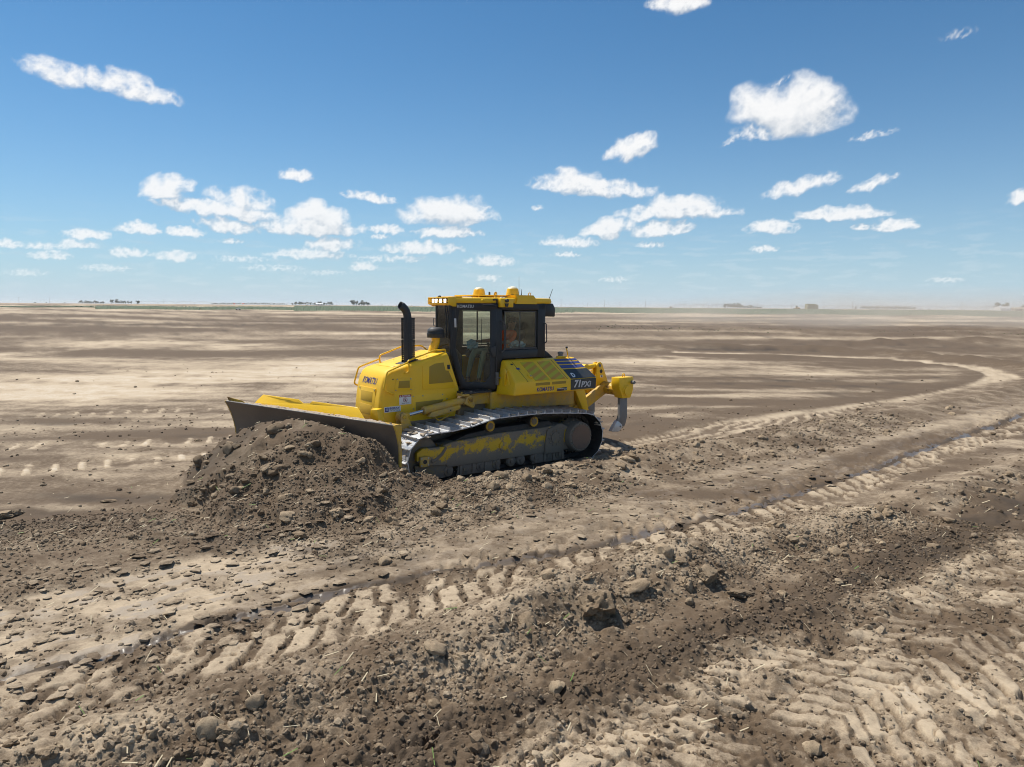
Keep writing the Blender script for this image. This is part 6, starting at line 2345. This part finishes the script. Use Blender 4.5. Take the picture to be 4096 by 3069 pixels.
def build_far():
    rnd = random.Random(9)
    crop('crop_rows', 380, 1195, 350, 470, .75, 1)
    crop('crop_rows', 1175, 2300, 320, 640, .75, 2)
    crop('crop_rows', 2100, 4400, 330, 690, .7, 3)
    crop('crop_rows', -300, 380, 430, 465, .45, 4)
    # thin green weeds in the middle ground on the right
    rng = np.random.default_rng(4)
    n = 1900
    u = rng.uniform(2380, 4300, n)
    dd = rng.normal(120, 9.0, n) + 8 * np.sin(u * .004)
    keep = rng.random(n) < .25 + .75 * sstep(.0, .4, fbm(u / 90, dd / 6, 3, 400))
    V = []
    for uu, d in zip(u[keep], dd[keep]):
        p = far_point(uu, d)
        a = rnd.uniform(0, 3.14)
        s = rnd.uniform(.08, .2)
        hgt = rnd.uniform(.06, .2)
        zz = p.z - .06
        cx, cy = math.cos(a) * s, math.sin(a) * s
        V += [(p.x - cx, p.y - cy, zz), (p.x + cx, p.y + cy, zz), (p.x + cx * .5, p.y + cy * .5, zz + hgt), (p.x - cx * .7, p.y - cy * .7, zz + hgt * .9)]
    o = mesh_np('weeds', np.array(V), np.arange(len(V)).reshape(-1, 4), paint('pale weed green', (.20, .22, .115), .9, .3))
    tag(o, kind='stuff')

    # utility poles
    bm = tube(BM(), [(0, 0, -.3), (0, 0, 10.5)], [.17, .12], 8)
    pole_me = None
    for i, (u, d) in enumerate([(78, 1500), (200, 1500), (657, 1600), (762, 1600), (1345, 1500), (2244, 900), (2284, 1500), (2350, 1600), (2418, 1000), (2479, 1300), (2540, 1500), (2581, 1050),
                                (2739, 1100), (2870, 1500), (3030, 1250), (3166, 1250), (3295, 1050), (3409, 1000), (3530, 1400), (3744, 1200), (3847, 1000), (3945, 1300)]):
        p = far_point(u, d)
        if i == 0:
            o = obj('utility_pole', bm, M_POLE)
            arm = obj('crossarm', box(BM(), -1.2, 1.2, -.06, .06, 9.6, 9.78), M_POLE, o)
            base, barm = o, arm
        else:
            o = base.copy()
            COL.objects.link(o)
            a2 = barm.copy()
            COL.objects.link(a2)
            a2.parent = o
        o.location = p
        o.rotation_euler = (0, 0, .3)
        tag(o, 'thin wooden utility pole with a crossarm on the horizon', 'pole', 'utility poles along the horizon')

    # centre-pivot irrigators
    def pivot(u0, u1, dist, nspan, label):
        A, B = far_point(u0, dist), far_point(u1, dist)
        root = empty('irrigation_pivot', A, math.atan2(B.y - A.y, B.x - A.x), 3)
        tag(root, label, 'irrigator')
        L = (B - A).length / nspan
        bm = tube(BM(), [(L * t, 0, 3.6 + 1.3 * 4 * t * (1 - t)) for t in np.linspace(0, 1, 11)], .13, 6)
        for k in range(10):
            t0, t1 = k / 10, (k + 1) / 10
            z = lambda t: 3.6 + 1.3 * 4 * t * (1 - t)
            tube(bm, [(L * t0, 0, z(t0)), (L * (t0 + t1) / 2, 0, z((t0 + t1) / 2) - 1.1), (L * t1, 0, z(t1))], .05, 4)
        tube(bm, [(L * t, 0, 3.6 + 1.3 * 4 * t * (1 - t) - 1.1) for t in np.linspace(.05, .95, 10)], .05, 4)
        tb = BM()
        for s in (-1, 1):
            tube(tb, [(0, 0, 3.7), (0, 2.2 * s, .7)], .09, 5)
            lathe(tb, [(.72, -.18), (.80, -.1), (.80, .1), (.72, .18)], (0, 2.2 * s, .72), (1, 0, 0), 14)
        tube(tb, [(0, -2.2, .7), (0, 2.2, .7)], .09, 5)
        s0 = obj('span', bm, M_GALV, root)
        t0 = obj('wheel_tower', tb, M_GALV, root)
        for k in range(nspan + 1):
            if k:
                t = t0.copy()
                COL.objects.link(t)
                t.parent = root
                t.location = (L * k, 0, 0)
                if k < nspan:
                    s = s0.copy()
                    COL.objects.link(s)
                    s.parent = root
                    s.location = (L * k, 0, 0)
    pivot(555, 850, 1150, 4, 'long arched irrigation pivot between the grove and the shelterbelt')
    pivot(2690, 3215, 850, 7, 'long irrigation pivot reaching to the hay stack')
    pivot(3290, 3690, 850, 6, 'irrigation pivot between the hay stack and the parked pickups')
    pivot(3700, 3975, 900, 4, 'irrigation pivot ending near the white arched shed')

    # hay stack, bale by bale
    p = far_point(3246, 700)
    st = empty('hay_stack', p, .32, 2)
    tag(st, 'big square stack of hay bales behind the green crop', 'hay stack')
    bm = box(BM(), -1.18, 1.18, -.58, .58, .0, .88)
    bev(bm, .07, 2)
    me = bpy.data.meshes.new('hay_bale')
    bmesh.ops.recalc_face_normals(bm, faces=bm.faces)
    bm.to_mesh(me)
    bm.free()
    me.materials.append(M_HAY)
    for lay in range(6):
        for i in range(5):
            for j in range(3):
                if (lay == 5 and i > 3) or (lay >= 5 and rnd.random() < .12):
                    continue
                b = bpy.data.objects.new('hay_bale', me)
                b.location = (-5 + 2.42 * i + rnd.uniform(-.08, .08), -1.2 + 1.2 * j + rnd.uniform(-.06, .06), lay * .89)
                b.rotation_euler = (0, 0, rnd.uniform(-.03, .03))
                link(b, st)

    # wheel loader by the stack
    p = far_point(3186, 705)
    ld = empty('wheel_loader', p, math.pi + .2, 2)
    tag(ld, 'small yellow wheel loader parked beside the hay stack', 'loader')
    obj('engine_body', prism_y(BM(), [(-3, 1.0), (-.2, 1.0), (.0, 1.9), (-.6, 2.1), (-2.9, 1.9)], -.9, .9), M_YEL, ld, .08)
    obj('cab', prism_y(BM(), [(-.6, 1.9), (.5, 1.7), (.55, 3.2), (-.5, 3.3)], -.7, .7), M_BLACK, ld, .06)
    obj('cab_roof', box(BM(), -.7, .7, -.8, .8, 3.3, 3.42), M_YEL, ld, .04)
    obj('lift_arm', prism_y(BM(), [(.3, 1.5), (2.6, .7), (2.8, .9), (.5, 1.9)], -.5, .5), M_YEL, ld, .03)
    obj('bucket', prism_y(BM(), [(2.5, .2), (3.5, .2), (2.9, .5), (2.8, 1.3), (2.4, 1.2)], -1.2, 1.2), M_SHANK, ld, .03)
    for x in (-2.0, 1.3):
        for s in (-1, 1):
            obj('wheel', lathe(BM(), [(.35, -.25), (.68, -.25), (.75, -.15), (.75, .15), (.68, .25), (.35, .25)], (x, 1.0 * s, .75), (0, 1, 0), 18), M_TYRE, ld)

    # white arched shed
    p = far_point(4008, 800)
    qs = empty('arched_shed', p, .25, 3)
    tag(qs, 'long white arched metal shed in front of big trees', 'shed')
    arc = [(4.2 * math.cos(a), 4.2 * math.sin(a)) for a in np.linspace(0, math.pi, 17)]
    bm = prism_x(BM(), arc, -6.0, 6.0)
    obj('arch_shell', bm, M_ROOFW, qs)
    obj('end_wall', prism_x(BM(), [(a * .985, b * .985) for a, b in arc], 6.0, 6.06), M_GALV, qs)
    obj('door', prism_x(BM(), [(-1.8, 0), (1.8, 0), (1.8, 2.8), (-1.8, 2.8)], 6.06, 6.12), M_DARK, qs)
    p = far_point(4072, 830)
    ts = empty('tan_shed', p, .1, 3)
    tag(ts, 'low tan shed with pitched roof beside the white arched shed', 'shed')
    obj('wall', box(BM(), -6, 6, -3, 3, 0, 2.2), M_TAN, ts)
    obj('roof', prism_x(BM(), [(-3.4, 2.1), (3.4, 2.1), (0, 3.6)], -6.3, 6.3), M_TAN, ts)
    obj('door', box(BM(), -1.2, 1.2, -3.08, -3.0, 0, 2.0), M_DARK, ts)
    # farmhouse
    p = far_point(1278, 1750)
    fh = empty('farmhouse', p, .1, 3)
    tag(fh, 'tiny white farmhouse among trees on the horizon', 'house')
    obj('wall', box(BM(), -8, 8, -4, 4, 0, 3.2), M_ROOFW, fh)
    obj('roof', prism_x(BM(), [(-4.5, 3.1), (4.5, 3.1), (0, 5.2)], -8.4, 8.4), M_GALV, fh)
    for x in (-5, -1.5, 5):
        obj('window', box(BM(), x - .6, x + .6, -4.06, -4.0, 1.1, 2.3), M_DARK, fh)
    obj('door', box(BM(), 1.4, 2.5, -4.06, -4.0, 0, 2.1), M_DARK, fh)
    # slanted white grain auger
    p = far_point(1228, 1250)
    au = empty('grain_auger', p, 0, 2)
    tag(au, 'white slanted grain auger standing near the farmhouse', 'auger')
    obj('tube', tube(BM(), [(-3.4, 0, 1.2), (3.2, 0, 4.4)], .45, 10), M_ROOFW, au)
    obj('undercarriage', tube(BM(), [(-1.5, 0, 2.0), (0, 0, .4), (1.2, 0, 3.3)], .08, 5), M_GALV, au)
    for s in (-1, 1):
        obj('wheel', lathe(BM(), [(.2, -.1), (.4, -.1), (.4, .1), (.2, .1)], (0, .9 * s, .4), (0, 1, 0), 12), M_TYRE, au)
    # white tank
    p = far_point(2682, 900)
    tk = empty('water_tank', p, .2, 2)
    tag(tk, 'small white water tank on a trailer behind the green crop', 'tank')
    obj('tank', lathe(BM(), [(.0001, -1.6), (.9, -1.5), (1.0, -1.2), (1.0, 1.2), (.9, 1.5), (.0001, 1.6)], (0, 0, 1.9), (1, 0, 0), 18), M_ROOFW, tk)
    obj('trailer_bed', box(BM(), -1.8, 2.3, -.8, .8, .7, .9), M_POLE, tk)
    for s in (-1, 1):
        obj('wheel', lathe(BM(), [(.2, -.12), (.42, -.12), (.42, .12), (.2, .12)], (0, .95 * s, .42), (0, 1, 0), 12), M_TYRE, tk)

    # two pickups
    for u, lab in ((3677, 'white pickup parked at the end of the middle irrigation pivot'), (3713, 'white pickup parked closer to the white arched shed')):
        p = far_point(u, 760)
        pk = empty('pickup_truck', p, .1, 2)
        tag(pk, lab, 'pickup')
        obj('body', prism_y(BM(), [(-2.7, .5), (2.6, .5), (2.7, .95), (1.2, 1.1), (.6, 1.75), (-.7, 1.8), (-.9, 1.15), (-2.7, 1.15)], -.95, .95), M_ROOFW, pk, .08)
        for s in (-1, 1):
            obj('window', prism_y(BM(), [(1.05, 1.13), (.52, 1.66), (-.6, 1.7), (-.7, 1.15)], min(.951 * s, .956 * s), max(.951 * s, .956 * s)), M_DARK, pk)
        for x in (-1.8, 1.7):
            for s in (-1, 1):
                obj('wheel', lathe(BM(), [(.2, -.13), (.40, -.13), (.40, .13), (.2, .13)], (x, .86 * s, .40), (0, 1, 0), 14), M_TYRE, pk)
    # orange marker flags and a white quad bike by the crop
    for u, d, lab in ((935, 560, 'orange marker flag in the stubble nearer the quad bike'), (970, 640, 'orange marker flag in the stubble beyond the quad bike')):
        p = far_point(u, d)
        fl = empty('marker_flag', p, .2, 1)
        tag(fl, lab, 'flag')
        obj('pole', tube(BM(), [(0, 0, -.2), (0, 0, 2.4)], .03, 6), M_GALV, fl)
        obj('cloth', box(BM(), .02, 1.1, -.02, .02, 1.5, 2.35), M_ORNG, fl)
    p = far_point(953, 338)
    qb = empty('quad_bike', p, .4, 1)
    tag(qb, 'white quad bike standing at the near edge of the crop', 'quad bike')
    obj('bodywork', prism_y(BM(), [(-.9, .5), (.9, .5), (.95, .8), (.4, .85), (.3, 1.1), (.2, 1.1), (.0, .8), (-.8, .85)], -.35, .35), M_ROOFW, qb, .05)
    obj('handlebar', tube(BM(), [(.25, -.4, 1.15), (.3, 0, 1.1), (.25, .4, 1.15)], .03, 6), M_DARK, qb)
    for x in (-.65, .65):
        for s in (-1, 1):
            obj('wheel', lathe(BM(), [(.12, -.13), (.30, -.13), (.30, .13), (.12, .13)], (x, .45 * s, .30), (0, 1, 0), 14), M_TYRE, qb)


def build_air():
    m = bpy.data.materials.new("haze")
    m.use_nodes = True
    nt = m.node_tree
    nt.nodes.clear()
    b = NB(nt)
    pv = b.n('ShaderNodeVolumePrincipled')
    pv.inputs['Color'].default_value = (.86, .90, .94, 1)
    pv.inputs['Density'].default_value = .00011
    pv.inputs['Anisotropy'].default_value = .2
    out = b.n('ShaderNodeOutputMaterial')
    b.link(pv.outputs[0], out.inputs['Volume'])
    o = obj('haze', box(BM(), -9300, 9300, -9300, 9300, -1.6, 19.0), m, smooth=False)
    tag(o, kind='stuff')


def build_dust():
    m = bpy.data.materials.new("blown dust")
    m.use_nodes = True
    nt = m.node_tree
    nt.nodes.clear()
    b = NB(nt)
    tc = b.n('ShaderNodeTexCoord')
    p = tc.outputs['Object']
    ln = b.vmath('LENGTH', p, out=1)
    fall = b.ramp(ln, 1.0, .35)
    n = b.ramp(b.noise(b.vmath('MULTIPLY', p, (2.2, 2.2, .6)), 1.0, 3, .6), .36, .72)
    pv = b.n('ShaderNodeVolumePrincipled')
    pv.inputs['Color'].default_value = (.88, .80, .70, 1)
    b.link(b.math('MULTIPLY', b.math('MULTIPLY', fall, n), .027), pv.inputs['Density'])
    out = b.n('ShaderNodeOutputMaterial')
    b.link(pv.outputs[0], out.inputs['Volume'])
    bm = BM()
    bmesh.ops.create_icosphere(bm, subdivisions=3, radius=1.0)
    o = obj('dust_cloud', bm, m)
    o.location = (78, 150, 1.2)
    o.scale = (90, 70, 7.5)
    tag(o, kind='stuff')


build_trees()
build_far()
build_dust()
build_air()
